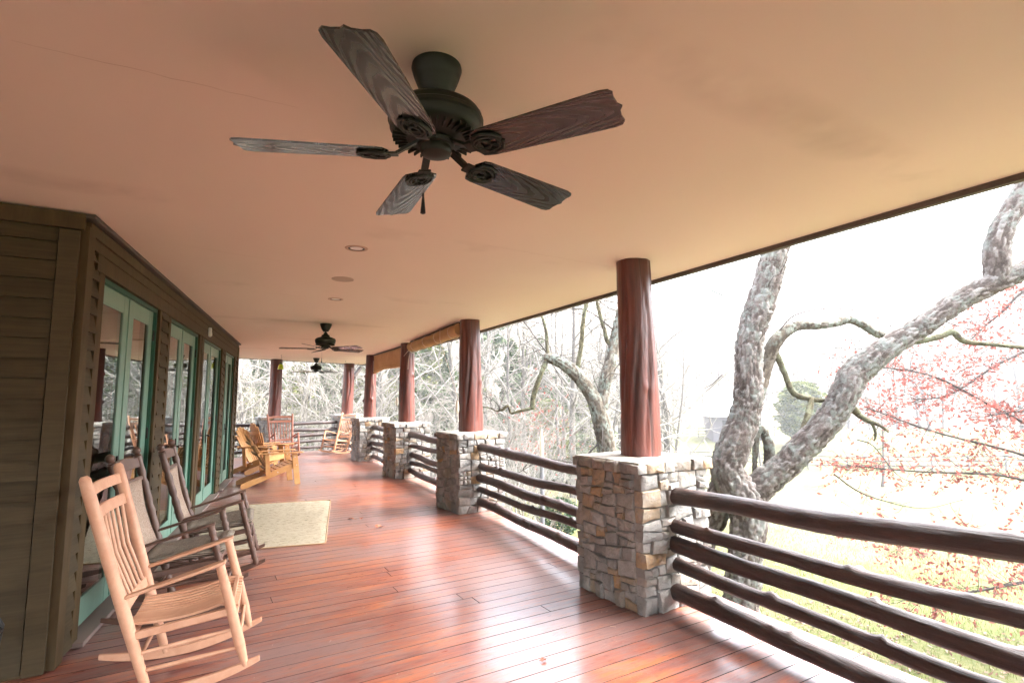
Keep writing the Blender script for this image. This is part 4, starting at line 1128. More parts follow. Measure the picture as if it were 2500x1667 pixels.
m = MB(); m.add(vs, fs); part('rug_pile', m, M_['rug'], t, smooth=True)
m = MB(); pr = rounded(RW+.012, RH+.012, .05); m.tube([(x, y, .005) for x, y in pr]+[(pr[0][0], pr[0][1], .005)], .006, 6, False); part('rug_binding', m, M_['rugedge'], t, smooth=True)
def dry_leaf(x, y, s_, rz, lab):
    m = MB(); n = 14; rr = random.Random(int(x*100)); vs = [(0,0,.012)]
    for i in range(n):
        a = 2*PI*i/n; r = s_*(1 if i % 2 else .55)*(1+.3*math.cos(a)); vs.append((r*math.cos(a), r*.8*math.sin(a), .004+abs(math.sin(a))*s_*.55*rr.uniform(.5,1.1)))
    m.add(vs, [(0, i+1, (i+1) % n+1) for i in range(n)]); m.tube([(-s_*.5,0,.01), (-s_*1.5,0,.004)], .0015, 4)
    tag(part('dry_leaf', m, M_['leafred'], None, loc=(x, y, .001), rot=(0,0,rz)), lab, 'leaf', 'dry leaves on the deck')
dry_leaf(-1.63, 6.69, .065, 1, 'largest curled brown leaf, on the deck right of the rug')
dry_leaf(-2.46, 8.8, .05, 2, 'curled brown leaf on the deck farthest from the camera')
dry_leaf(-2.09, 7.15, .045, 3, 'left one of two small brown leaves lying beside the rug')
dry_leaf(-1.98, 7.18, .04, 5, 'right one of two small brown leaves lying beside the rug')
dry_leaf(.18, 3.36, .028, 4, 'small red-brown leaf on the deck at the bottom right')
rr = random.Random(8); m = MB()
for i in range(260):
    s_ = rr.uniform(-.2, 5.5); v = Vector((-2.2, 3.0))+wd.to_3d().xy*rr.uniform(-.8, 7)+bd*rr.uniform(.5, 4.1)
    a = rr.uniform(0, PI); L = rr.uniform(.002, .010)*(2.2 if rr.random() < .12 else 1); wv = rr.uniform(.0006, .002)
    R = Matrix.Rotation(a, 3, 'Z'); m.box((v.x, v.y, .0025), (L*2, wv*2, .002), R)
stuff(tag(part('deck_litter', m, mat('pale_debris', (.42,.33,.27), .8), None), 'tiny pale twigs and crumbs scattered over the deck boards', 'litter'))
# chair edge at the far left
t = thing('metal_chair', 'dark metal patio chair cut off by the left edge of the frame', 'chair', (-2.60, 2.50, 0), rad(30))
m = MB(); m.tube([(.15,-.2,0), (.2,-.2,.45), (.12,-.2,.6), (-.1,-.2,.66), (-.28,-.2,.62)], .012, 8); part('arm_frame', m, M_['black'], t, smooth=True)
m = MB(); m.tube([(.15,.2,0), (.2,.2,.45), (.12,.2,.6), (-.1,.2,.66), (-.28,.2,.62)], .012, 8); part('arm_frame', m, M_['black'], t, smooth=True)
m = MB(); m.tube([(-.3,-.2,0), (-.22,-.2,.42), (-.34,-.2,.9), (-.36,0,.97), (-.34,.2,.9), (-.22,.2,.42), (-.3,.2,0)], .012, 8); part('back_frame', m, M_['black'], t, smooth=True)
m = MB(); m.box((0,0,.43), (.42,.4,.02)); part('seat', m, M_['black'], t, bevel=.006)
m = MB(); m.box((-.285,0,.68), (.012,.36,.4), Matrix.Rotation(rad(-14), 3, 'Y')); part('backrest', m, M_['black'], t, bevel=.004)

# ================================================================== trees by the porch
def catmull(P, k=6):
    P = [np.array(p, float) for p in P]; P = [2*P[0]-P[1]]+P+[2*P[-1]-P[-2]]; out = []
    for i in range(1, len(P)-2):
        for j in range(k):
            t = j/k; out.append(.5*((2*P[i])+(-P[i-1]+P[i+1])*t+(2*P[i-1]-5*P[i]+4*P[i+1]-P[i+2])*t*t+(-P[i-1]+3*P[i]-3*P[i+1]+P[i+2])*t**3))
    out.append(P[-2]); return out
def bark_limb(P, seed, n=44, step=.022, plate=.016, sc=15.0, lump=.06, shag=0):
    c = catmull(P, 8); c = np.array(c); L = np.concatenate([[0], np.cumsum(np.linalg.norm(np.diff(c[:,:3], axis=0), axis=1))])
    m = max(4, int(L[-1]/step)); s_ = np.linspace(0, L[-1], m); q = np.stack([np.interp(s_, L, c[:,k]) for k in range(4)], 1)
    # side wobble
    for k in range(3): q[:,k] += .012*np.sin(s_*3.1+seed+k*2)
    vs = []; nx = None; pl_at = []
    for i in range(m):
        t = q[min(i+1,m-1),:3]-q[max(i-1,0),:3]; t = t/(np.linalg.norm(t)+1e-9)
        if nx is None: nx = np.cross(t, [0,.3,1] if abs(t[2]) < .9 else [1,0,0]);
        nx = nx-t*nx.dot(t); nx /= np.linalg.norm(nx); ny = np.cross(t, nx); r = q[i,3]
        for k in range(n):
            a = 2*PI*k/n; dr = nx*math.cos(a)+ny*math.sin(a); p = q[i,:3]+dr*r
            low = mnoise.noise(Vector((p[0]*2.2, p[1]*2.2, p[2]*2.2+seed)))
            v3 = Vector((math.cos(a)*r*sc*1.5, math.sin(a)*r*sc*1.5, s_[i]*sc*.50+seed*3.1+low))
            v3 += Vector((mnoise.noise(v3*1.3), mnoise.noise(v3*1.3+Vector((5,5,5))), 0))*.35
            dd, pp = mnoise.voronoi(v3)
            edge = min(1, (dd[1]-dd[0])*4.5); hh = (math.sin(pp[0].x*37.7+pp[0].z*17.3)*.5+.5)
            # each plate lifts towards one end
            lift = (v3-pp[0]).z*.6
            disp = plate*(edge*(.45+.75*hh)+lift*edge)-plate*.6+lump*r*low
            if shag: disp += shag*abs(mnoise.noise(Vector((p[0]*60, p[1]*60, p[2]*60))))
            vs.append(p+dr*disp); pl_at.append(hh)
    fs = [(i*n+k, i*n+(k+1) % n, (i+1)*n+(k+1) % n, (i+1)*n+k) for i in range(m-1) for k in range(n)]+[tuple(reversed(range(n))), tuple(range((m-1)*n, m*n))]
    mb = MB(); mb.add(vs, fs); mb.at = pl_at; return mb
def twigs_from(mb, P, seed, count, len0=.5, r0=.006, droop=-.1, sides=4, up=.3, sub=2):
    rr = random.Random(seed); c = catmull(P, 6)
    for _ in range(count):
        p = c[rr.randrange(len(c))]; a0 = Vector(p[:3]); d = Vector((rr.gauss(0,1), rr.gauss(0,1), rr.gauss(up,.8))).normalized()
        grow(mb, a0, d, rr.uniform(.5,1.3)*len0, r0*rr.uniform(.6,1.2), rr, sub, droop, sides)
def grow(mb, a, d, L, r, rr, lv, droop, sides, tips=None):
    n = 5; pts = [a]; rs = [r]; p = Vector(a); d = Vector(d)
    for i in range(n):
        d = (d+Vector((rr.gauss(0,.16), rr.gauss(0,.16), rr.gauss(droop,.16)))).normalized(); p = p+d*L/n; pts.append(p.copy()); rs.append(r*(1-.72*(i+1)/n))
        if tips is not None: tips.append((p.copy(), d.copy()))
        if lv > 0 and i >= 1 and rr.random() < .8:
            dd = (d+Vector((rr.gauss(0,.6), rr.gauss(0,.6), rr.gauss(0,.5)))).normalized(); grow(mb, p, dd, L*rr.uniform(.35,.6), r*.55, rr, lv-1, droop, max(3, sides-1), tips)
    mb.tube(pts, rs, sides, False)
t = thing('lichen_tree', 'big forked lichen-covered tree leaning beside the nearest pillar', 'tree', (2.78, 7.0, float(gz(2.78,7))))
TO = -Vector(t.location)
def rel(P): return [(p[0]+TO.x, p[1]+TO.y, p[2]+TO.z, p[3]) for p in P]
LA = [(2.76,7,-2.7,.26),(2.81,7,-1.6,.227),(2.89,7,-.61,.209),(2.99,7,.01,.222),(2.92,7,.28,.25),(2.80,7,.51,.212),(2.77,7,.65,.201),(2.86,7,.94,.199),(2.99,7,1.29,.186),(3.07,7,1.66,.176),(3.1,7,2.03,.168),(3.17,7,2.4,.172),(3.27,7,2.68,.179),(3.37,7,2.96,.176),(3.47,7,3.35,.172),(3.57,7,3.72,.166),(3.68,7,4.32,.155),(3.75,7,5.19,.14),(3.7,7.1,6.2,.11)]
LB = [(2.93,7,.05,.19),(3.05,7,.28,.19),(3.21,6.95,.48,.175),(3.42,6.9,.67,.167),(3.61,6.85,.89,.165),(3.81,6.8,1.11,.164),(4.03,6.75,1.37,.164),(4.17,6.7,1.63,.160),(4.30,6.7,1.83,.165),(4.5,6.65,2.03,.155),(4.77,6.6,2.24,.132),(5.15,6.55,2.49,.124),(5.51,6.5,2.72,.121),(5.87,6.45,2.9,.125),(6.25,6.4,3.07,.117),(6.8,6.4,3.35,.112),(7.45,6.4,3.84,.10),(8.3,6.5,4.6,.08)]
LB2 = [(5.93,6.42,2.92,.11),(5.95,6.4,3.19,.135),(5.96,6.4,3.37,.133),(6.05,6.4,3.63,.126),(6.24,6.4,3.94,.116),(6.45,6.4,4.27,.108),(6.7,6.4,4.86,.09)]
LA2 = [(2.95,7.03,1.1,.055),(3.1,7.05,1.33,.06),(3.25,7.1,1.57,.07),(3.36,7.15,1.81,.075),(3.45,7.2,2.0,.084),(3.52,7.2,2.19,.088),(3.61,7.2,2.34,.084),(3.79,7.25,2.48,.072),(3.98,7.3,2.55,.063),(4.26,7.35,2.55,.059),(4.57,7.45,2.60,.059),(4.78,7.5,2.63,.055),(4.96,7.5,2.56,.053),(5.15,7.5,2.44,.051),(5.43,7.5,2.34,.044)]
LA2b = [(5.43,7.5,2.34,.044),(5.7,7.5,2.33,.042),(5.94,7.5,2.38,.04),(6.05,7.5,2.41,.04),(6.21,7.5,2.47,.042),(6.31,7.5,2.36,.038),(6.44,7.5,2.31,.031),(6.74,7.5,2.27,.026),(7.21,7.5,2.22,.024),(7.62,7.5,2.2,.02),(8.2,7.5,2.3,.012)]
LA3 = [(3.54,7.2,2.19,.045),(3.61,7.2,2.04,.038),(3.67,7.2,1.85,.034),(3.75,7.2,1.62,.038),(3.94,7.2,1.54,.032),(4.1,7.15,1.50,.028),(4.25,7.0,1.5,.02)]
LC = [(3.12,7.08,.25,.075),(3.2,7.1,.33,.073),(3.27,7.15,.41,.074),(3.36,7.15,.64,.071),(3.39,7.15,.86,.072),(3.36,7.15,1.03,.06),(3.31,7.15,1.13,.049),(3.25,7.15,1.08,.043),(3.2,7.15,.87,.037),(3.16,7.15,.58,.028)]
LD = [(4.2,6.8,1.47,.05),(4.31,6.82,1.41,.044),(4.38,6.85,1.34,.036),(4.46,6.8,1.26,.03),(4.58,6.8,1.21,.018),(4.71,6.8,1.11,.008)]
LD2 = [(4.50,6.8,1.25,.02),(4.54,6.8,1.12,.014),(4.52,6.8,1.0,.006)]
LE = [(3.99,7.2,1.52,.034),(3.91,7.1,1.4,.037),(3.81,7.0,1.24,.035),(3.72,6.95,1.08,.034)]
LF = [(2.82,7.05,.62,.15),(2.75,7.1,.44,.17),(2.68,7.3,.02,.159),(2.55,7.5,-.48,.162),(2.4,7.7,-1.91,.18),(2.35,7.8,-2.74,.21)]
part('trunk', bark_limb(rel(LA), 1, 84, .015, .024, 17), M_['bark'], t, smooth=True)
for i, (P, n, pl, sc_) in enumerate(((LB,72,.021,18),(LB2,56,.019,18),(LF,56,.021,17))): part('limb', bark_limb(rel(P), 10+i, n, .015, pl, sc_), M_['bark'], t, smooth=True)
for i, (P, n, pl) in enumerate(((LA2,28,.010),(LC,26,.010))): part('limb', bark_limb(rel(P), 20+i, n, .018, pl, 22, shag=.006), M_['bark2'], t, smooth=True)
for i, P in enumerate((LA2b,LA3,LD,LD2,LE)): part('limb', bark_limb(rel(P), 30+i, 16, .014, .005, 30, shag=.010), M_['moss'], t, smooth=True)
m = MB()
for i, (P, c_, L) in enumerate(((LA[8:], 14, .8), (LB[8:], 16, .8), (LA2, 10, .7), (LA2b, 10, .5), (LD, 4, .3), (LA3, 5, .4))): twigs_from(m, rel(P), 40+i, c_, L, .006, -.05, 4)
def twigline(P, r, seed, sub=5):
    P = rel([(*p, r) for p in P]); c = catmull(P, 5); m.tube([x[:3] for x in c], [r*(1-.7*i/len(c)) for i in range(len(c))], 5); twigs_from(m, P, seed, sub, .25, r*.45, -.02, 3)
twigline([(3.6,7.2,2.42),(3.85,7.2,2.66),(4.3,7.2,2.75),(4.9,7.2,2.72),(5.4,7.2,2.85),(5.9,7.2,3.2)], .009, 50)
twigline([(4.32,6.8,1.02),(4.45,6.7,.95),(4.7,6.7,.62),(4.9,6.7,.5)], .008, 51)
twigline([(4.0,6.8,.6),(4.2,6.7,.42),(4.5,6.7,.30),(5.0,6.7,.2),(5.5,6.7,.3)], .010, 52, 9)
twigline([(2.8,7,2.9),(2.5,7.1,3.05),(2.2,7.2,2.95),(1.7,7.3,3.0)], .012, 53, 8)
twigline([(2.75,7,1.85),(2.6,7,1.72),(2.48,7,1.66)], .008, 54, 2)
part('twigs', m, M_['twigd'], t)
t2 = thing('lichen_tree', 'smaller crooked lichen-covered tree between the nearest and second posts', 'tree', (1.86, 10.5, float(gz(1.86,10.5))))
TO = -Vector(t2.location); t = t2
T1 = [(1.9,10.5,-2.7,.25),(1.86,10.5,-1.44,.212),(1.84,10.5,-.36,.197),(1.81,10.5,.53,.182),(1.74,10.5,1.05,.171),(1.65,10.5,1.43,.155),(1.5,10.5,1.71,.129),(1.27,10.5,2.01,.125),(1.04,10.5,2.2,.116),(.84,10.5,2.3,.11),(.70,10.5,2.34,.095),(.62,10.5,2.35,.06)]
T2 = [(1.72,10.5,1.2,.11),(1.77,10.5,1.45,.115),(1.8,10.6,1.71,.122),(1.84,10.6,1.94,.13),(1.97,10.7,2.25,.13),(2.08,10.8,2.61,.119),(2.16,10.8,2.97,.102),(2.27,10.8,3.46,.09),(2.34,10.8,4.07,.085),(2.41,10.8,4.81,.073)]
T3 = [(1.27,10.5,2.1,.05),(1.31,10.5,2.35,.044),(1.35,10.5,2.58,.042),(1.41,10.5,3.05,.04),(1.5,10.5,3.48,.035),(1.54,10.5,4.0,.033),(1.63,10.5,4.73,.026)]
T4 = [(.72,10.5,2.3,.036),(.68,10.5,2.54,.032),(.68,10.5,2.82,.029),(.62,10.5,3.1,.023),(.56,10.5,3.29,.021),(.48,10.5,3.77,.016)]
T5 = [(2.06,10.8,2.56,.05),(1.92,10.8,2.71,.04),(1.89,10.8,2.9,.036),(1.83,10.8,3.14,.034),(1.75,10.8,3.58,.031),(1.71,10.8,4.19,.027)]
T6 = [(.68,10.5,2.30,.045),(.58,10.4,2.03,.046),(.51,10.4,1.85,.048),(.42,10.4,1.6,.048),(.38,10.4,1.35,.045)]
T7 = [(.39,10.4,1.36,.032),(.23,10.4,1.32,.029),(.11,10.4,1.3,.025),(-.01,10.4,1.27,.02),(-.05,10.4,1.36,.022),(-.09,10.4,1.42,.025),(-.18,10.4,1.36,.024),(-.3,10.4,1.33,.012),(-.5,10.4,1.4,.008),(-.75,10.4,1.42,.006)]
part('trunk', bark_limb(rel(T1), 61, 48, .025, .014, 20), M_['bark2'], t, smooth=True)
part('limb', bark_limb(rel(T2), 62, 40, .025, .012, 20), M_['bark2'], t, smooth=True)
for i, P in enumerate((T3,T4,T5,T6,T7)): part('limb', bark_limb(rel(P), 63+i, 14, .018, .005, 30, shag=.010), M_['moss'], t, smooth=True)
m = MB()
for i, (P, c_, L) in enumerate(((T2, 10, 1.2), (T3, 10, .9), (T4, 10, .9), (T5, 8, .9), (T7, 8, .5), (T1[6:], 8, 1.0))): twigs_from(m, rel(P), 70+i, c_, L, .008, -.04, 4)
twigline([(.75,10.5,2.35),(.5,10.5,2.7),(.2,10.5,3.1),(-.1,10.5,3.3)], .014, 80, 6)
twigline([(.68,10.5,2.5),(.9,10.4,2.0),(1.2,10.3,1.4),(1.3,10.2,.9)], .007, 81, 4)
twigline([(1.9,10.6,1.9),(2.2,10.5,2.3),(2.6,10.4,2.2),(2.9,10.3,1.5),(3.0,10.2,1.2)], .010, 82, 8)
twigline([(1.9,10.5,.9),(1.5,10.4,.55),(1.2,10.3,.35),(.6,10.3,.4),(.0,10.3,.1)], .018, 83, 9)
twigline([(2.1,10.8,2.9),(1.5,10.6,3.3),(.9,10.5,3.25),(.3,10.4,2.9)], .014, 84, 10)
part('twigs', m, M_['twigd'], t)

# ================================================================== oak with russet leaves at the right
t = thing('oak_tree', 'young oak keeping its russet leaves, branches reaching in from the right', 'tree', (12.2, 10.5, float(gz(12.2,10.5))))
TO = -Vector(t.location); rr = random.Random(21)
part('trunk', bark_limb(rel([(12.2,10.5,-3.2,.2),(12.1,10.5,-1,.17),(12.2,10.5,1.2,.15),(12.1,10.6,3.5,.12),(12.3,10.6,6,.07)]), 90, 20, .06, .006, 15), M_['bark'], t, smooth=True)
m = MB(); tips = []
OB = [
 [(12.1,10.5,.6),(10.2,10.0,.75),(8.6,9.6,1.35),(7.4,9.4,1.9),(6.3,9.4,2.1)],
 [(12.1,10.5,.1),(10.4,9.8,.0),(8.8,9.4,.55),(7.2,9.2,.95),(6.1,9.2,1.35)],
 [(12.1,10.5,-.3),(10.2,9.6,-.35),(8.4,9.2,.2),(6.8,9.0,.32),(5.6,9.0,.42)],
 [(12.1,10.5,-.6),(9.8,9.0,-.55),(8.0,8.7,-.6),(6.6,8.6,-.72),(5.5,8.6,-.62)],
 [(12.1,10.5,-.9),(9.6,8.8,-1.0),(7.8,8.3,-1.15),(6.7,8.2,-1.3),(5.9,8.2,-1.35)],
 [(12.2,10.6,2.0),(10.4,10.2,2.5),(9.2,10.0,2.2),(8.0,9.8,1.6),(7.2,9.7,1.5)],
 [(12.1,10.6,2.6),(10.3,10.3,3.6),(9.3,10.1,3.1),(8.6,10.0,2.6)],
 [(12.1,10.5,.3),(10.6,9.5,.45),(9.4,9.0,1.0),(8.6,8.9,1.3),(7.8,8.8,1.25)],
 [(12.1,10.5,-.5),(9.6,8.2,-1.3),(8.2,7.6,-1.45),(7.2,7.5,-1.5)]]
for bi, P in enumerate(OB):
    P4 = rel([(*p, 0) for p in P]); c = catmull(P4, 8); L = len(c)
    m.tube([x[:3] for x in c], [.034*(1-.86*i/L)+.003 for i in range(L)], 6)
    for i in range(8, L):
        for _ in range(5):
            if rr.random() < .62:
                d = Vector((rr.gauss(-.5,.6), rr.gauss(0,.5), rr.gauss(.05,.3))).normalized()
                grow(m, Vector(c[i][:3]), d, rr.uniform(.35,.8), .005, rr, 1, -.02, 3, tips)
part('branches', m, M_['twigd'], t)
lf = MB()
def leaf_quad(lf, p, d, s_, rr):
    u = Vector((rr.gauss(0,1), rr.gauss(0,1), rr.gauss(-.6,.6))).normalized(); w2 = u.cross(Vector((rr.gauss(0,1), rr.gauss(0,1), rr.gauss(0,1)))).normalized()
    n_ = u.cross(w2)
    lf.add([p, p+u*s_*.35+w2*s_*.26+n_*s_*.06, p+u*s_, p+u*s_*.4-w2*s_*.26+n_*s_*.06], [(0,1,2),(0,2,3)])
for p, d in tips:
    if rr.random() < .44: leaf_quad(lf, p+Vector((rr.gauss(0,.03), rr.gauss(0,.03), rr.gauss(0,.03))), d, rr.uniform(.05,.10), rr)
    if rr.random() < .15: leaf_quad(lf, p+Vector((rr.gauss(0,.03), rr.gauss(0,.03), rr.gauss(0,.03))), d, rr.uniform(.05,.09), rr)
stuff(part('russet_leaves', lf, M_['oakleaf'], t))
print('oak leaves', len(lf.f))

# ================================================================== woods, thickets, field
def gen_tree(seed, H, r, br=9, lv=3, spread=.9, wig=.06, sides=6, start=.25, droop=.02):
    rr = random.Random(seed); tr = MB(); cr = MB()
    n = 9; p = Vector((0,0,-.3)); d = Vector((rr.gauss(0,.05), rr.gauss(0,.05), 1)).normalized(); pts = [p.copy()]; rs = [r*1.15]
    for i in range(n):
        d = (d+Vector((rr.gauss(0,wig), rr.gauss(0,wig), .05))).normalized(); p = p+d*H/n; pts.append(p.copy()); rs.append(r*(1-.9*(i+1)/n))
    tr.tube(pts, rs, sides, False)
    for i in range(br):
        u = start+(1-start)*(i+rr.random())/br; k = min(n-1, int(u*n)); f = u*n-k; q = pts[k].lerp(pts[k+1], f); a = rr.uniform(0, 2*PI)
        dd = Vector((math.cos(a)*spread, math.sin(a)*spread, rr.uniform(.35,1.1))).normalized()
        grow(cr, q, dd, H*.42*(1.15-u)*rr.uniform(.7,1.2), r*.45*(1.1-u)+.012, rr, lv, droop, 4)
    return tr, cr
def place_variants(kind, variants, spots, label, cat, group, child='crown'):
    base = []
    for i, (x, y, z, s_, rz, v) in enumerate(spots):
        tm, cm = variants[v]
        o = bpy.data.objects.new(kind, tm); COL.objects.link(o); o.location = (x, y, z); o.rotation_euler = (0,0,rz); o.scale = (s_,)*3
        tag(o, label(x, y) if callable(label) else label, cat, group)
        c = bpy.data.objects.new(child, cm); COL.objects.link(c); c.parent = o
rr = random.Random(77)
tall = []
for s_ in range(5):
    a, b = gen_tree(100+s_, 13, .17, 16, 3, .8, .05, 6, .22, .03); tall.append((smooth_by_angle(a.mesh('trunk', M_['woodbark']), 60), b.mesh('crown', M_['twig'])))
brush = []
for s_ in range(4):
    rb_ = random.Random(300+s_); st = MB(); cr = MB()
    for i in range(7):
        a = rb_.uniform(0, 2*PI); d = Vector((math.cos(a)*.55, math.sin(a)*.55, 1)).normalized(); 
        p0 = Vector((math.cos(a)*.15, math.sin(a)*.15, -.1)); p1 = p0+d*1.2; st.tube([p0, p0+d*.6, p1], [.024,.018,.012], 5, False)
        grow(cr, p1, d, rb_.uniform(1.8, 3.0), .010, rb_, 3, -.04, 4)
        if i % 2: grow(cr, p0+d*.6, (d+Vector((rb_.gauss(0,.7), rb_.gauss(0,.7), .2))).normalized(), 1.8, .012, rb_, 3, -.06, 3)
    brush.append((st.mesh('stem', M_['twig']), cr.mesh('crown', M_['twig'])))
def gp(x, y): return float(gz(x, y))
spots = []
# the wooded slope past the porch end and beyond the railing
for i in range(95):
    az = rr.uniform(-.62, .30); d = rr.uniform(25, 80)**1.0; x = d*math.sin(az); y = d*math.cos(az)
    spots.append((x, y, gp(x, y), rr.uniform(.75, 1.25), rr.uniform(0, 6), rr.randrange(5)))
place_variants('bare_tree', tall, spots, 'pale leafless tree on the wooded slope beyond the porch end', 'tree', 'bare trees on the wooded slope')
spots = []
for i in range(110):
    az = rr.uniform(.25, .95); d = rr.uniform(92, 165); x = d*math.sin(az); y = d*math.cos(az)
    spots.append((x, y, gp(x, y), rr.uniform(.9, 1.4), rr.uniform(0, 6), rr.randrange(5)))
place_variants('bare_tree', tall, spots, 'faint leafless tree on the misty hill across the field', 'tree', 'bare trees on the misty hill')
spots = []
for i, (x, y) in enumerate([(3.9,17),(5.2,21),(4.6,26),(6.9,24),(21,46),(27,40)]):
    spots.append((x, y, gp(x, y), rr.uniform(.45, .7), rr.uniform(0, 6), rr.randrange(5)))
place_variants('bare_tree', tall, spots, (lambda x, y: {3.9:'slender leafless tree close behind the second railing, left edge of the pond', 5.2:'slender leafless tree just past the nearest post, in front of the pond', 4.6:'slender leafless tree standing before the near bank of the pond', 6.9:'slender leafless tree right of the pond, behind the big lichen tree', 21:'leafless tree standing alone in the open field left of the cedar', 27:'leafless tree in the open field behind the russet oak'}[x]), 'tree', 'bare trees in the field')
spots = []
for i in range(64):
    az = rr.uniform(-.60, .06); d = rr.uniform(20.5, 33); x = d*math.sin(az); y = d*math.cos(az)
    spots.append((x, y, gp(x, y), rr.uniform(.9, 1.9), rr.uniform(0, 6), rr.randrange(4)))
for i in range(22):
    y = rr.uniform(13.5, 24); x = rr.uniform(-.16, .13)*y
    if (x-1.05)*.893+(y-4.5)*.451 < 3.6: continue
    spots.append((x, y, gp(x, y), rr.uniform(.7, 1.2), rr.uniform(0, 6), rr.randrange(4)))
for x, y, s_ in ((.9,17.5,1.0),(1.6,19,.9),(.3,18.6,1.1),(1.2,16.8,.75),(-.2,17.4,1.0)):
    spots.append((x, y, gp(x, y), s_, rr.uniform(0, 6), rr.randrange(4)))
place_variants('bare_shrub', brush, spots, 'tangled pale bare shrub in the thicket beyond the railing', 'shrub', 'bare shrubs in the thicket')
# evergreens
def leaf_cloud(n, H, R, seed, mat_, shape, s0=.10, s1=.22):
    rg = np.random.default_rng(seed); 
    u = rg.random(n); th = rg.random(n)*2*PI
    z = H*u; rm = shape(u)*R
    # clumps
    cl = .75+.25*np.sin(th*5+z*2.3+seed)*np.sin(z*3.1+seed)
    rr_ = rm*cl*np.sqrt(rg.uniform(.25, 1, n)); c = np.stack([rr_*np.cos(th), rr_*np.sin(th), z], 1)
    a = rg.normal(size=(n,3)); a[:,2] *= .4; a /= np.linalg.norm(a, axis=1)[:,None]; b = np.cross(a, rg.normal(size=(n,3))); b /= np.linalg.norm(b, axis=1)[:,None]
    s_ = rg.uniform(s0, s1, n)[:,None]
    V = np.stack([c-a*s_, c+b*s_*.45, c+a*s_, c-b*s_*.45], 1).reshape(-1,3)
    me = bpy.data.meshes.new('foliage'); me.vertices.add(len(V)); me.vertices.foreach_set('co', V.ravel().astype(np.float32))
    me.loops.add(4*n); me.loops.foreach_set('vertex_index', np.arange(4*n, dtype=np.int32)); me.polygons.add(n); me.polygons.foreach_set('loop_start', np.arange(0, 4*n, 4, dtype=np.int32)); me.update(); me.validate()
    me.materials.append(mat_); return me
cone = lambda u: (1-u)**.7*(.35+.65*np.minimum(1, u*6))*(.8+.2*np.sin(u*40))
ov = lambda u: np.sqrt(np.maximum(0, 1-(2*u-1)**2))*.9+.1
trk = MB(); trk.tube([(0,0,-.5),(0,0,4),(0,0,8)], [.16,.10,.03], 7); trm = trk.mesh('trunk', M_['woodbark'])
ev = [leaf_cloud(9000, 9, 2.6, 1, M_['evdark'], cone, .12, .3), leaf_cloud(9000, 9, 2.9, 2, M_['evdark'], cone, .12, .3)]
spots = []
for az, d, s_ in ((-.50,33,.9),(-.43,38,1.0),(-.33,36,.8),(-.20,40,1.0),(-.12,34,.8),(.0,37,.95),(.05,42,1.1),(.10,38,.8),(-.27,46,1.1),(.16,48,.9),(-.56,40,1.0),(-.05,50,1.2)):
    x = d*math.sin(az); y = d*math.cos(az); spots.append((x, y, gp(x, y), s_, rr.uniform(0,6), rr.randrange(2)))
place_variants('hemlock_tree', [(trm, e) for e in ev], spots, 'dim green hemlock among the bare trees on the slope', 'tree', 'hemlocks on the slope', 'foliage')
spots = []
ev2 = [leaf_cloud(6000, 8, 2.6, 11, M_['evleaf'], cone, .10, .26), leaf_cloud(6000, 7, 2.8, 12, M_['evleaf'], ov, .10, .26)]
for az, d, s_ in ((-.53,31,.8),(-.46,34,.7),(-.38,33,.9),(-.30,42,1.0),(-.22,35,.7),(-.15,44,1.0),(-.08,41,.9),(.02,45,1.0),(.07,36,.7),(.13,43,.9)):
    x = d*math.sin(az); y = d*math.cos(az); spots.append((x, y, gp(x, y), s_, rr.uniform(0,6), rr.randrange(2)))
place_variants('pine_tree', [(trm, e) for e in ev2], spots, 'yellow-green pine showing through the bare twigs on the slope', 'tree', 'pines on the slope', 'foliage')
yg = leaf_cloud(14000, 5.2, 2.5, 5, M_['evleaf'], ov, .10, .24)
t = thing('cedar_tree', 'round yellow-green cedar across the field, seen between the two tree limbs', 'tree', (32.2, 60, gp(32.2,60)))
trk = MB(); trk.tube([(0,0,-.3),(0,0,2.5),(0,0,5)], [.2,.14,.04], 8); part('trunk', trk, M_['woodbark'], t)
o = obj('foliage', yg, t, (0,0,.5)); stuff(o); t.scale = (1.25,)*3
hv = leaf_cloud(3200, 1.15, .85, 6, M_['shrubleaf'], ov, .03, .06)
t = thing('evergreen_shrub', 'small glossy green shrub on the lawn behind the second railing', 'shrub', (1.45, 17.0, gp(1.45,17)+.02))
mst = MB(); 
for a in range(5): mst.tube([(0,0,-.05),(.3*math.cos(a*1.26),.3*math.sin(a*1.26),.6)], [.02,.01], 5)
part('stem', mst, M_['woodbark'], t); stuff(obj('foliage', hv, t, (0,0,.05)))
# pinkish leaf bits in the bramble
rg = random.Random(5); lf = MB()
for i in range(330):
    p = Vector((.8+rg.gauss(0,.55), 17.2+rg.gauss(0,.5), .55+rg.gauss(0,.75)))
    if p.z < gp(p.x,p.y): continue
    leaf_quad(lf, p, None, rg.uniform(.06,.12), rg)
lf_o = part('bramble_leaves', lf, M_['oakleaf'], None); stuff(tag(lf_o, 'sparse red leaves clinging to the pale bramble beyond the second bay', 'leaves'))
t = thing('garden_pole', 'pale pointed wooden pole with grey lower sleeve standing in the bramble', 'pole', (.84, 15.6, gp(.84,15.6)))
zg = gp(.84,15.6); m = MB(); m.tube([(0,0,1.9), (0,0,2.98), (0,0,3.25), (0,0,3.3)], [.055,.052,.03,.008], 12); part('shaft', m, M_['polewood'], t, smooth=40)
m = MB(); m.tube([(0,0,-.2), (0,0,2.35)], .062, 14); part('sleeve', m, M_['polegrey'], t, smooth=40)
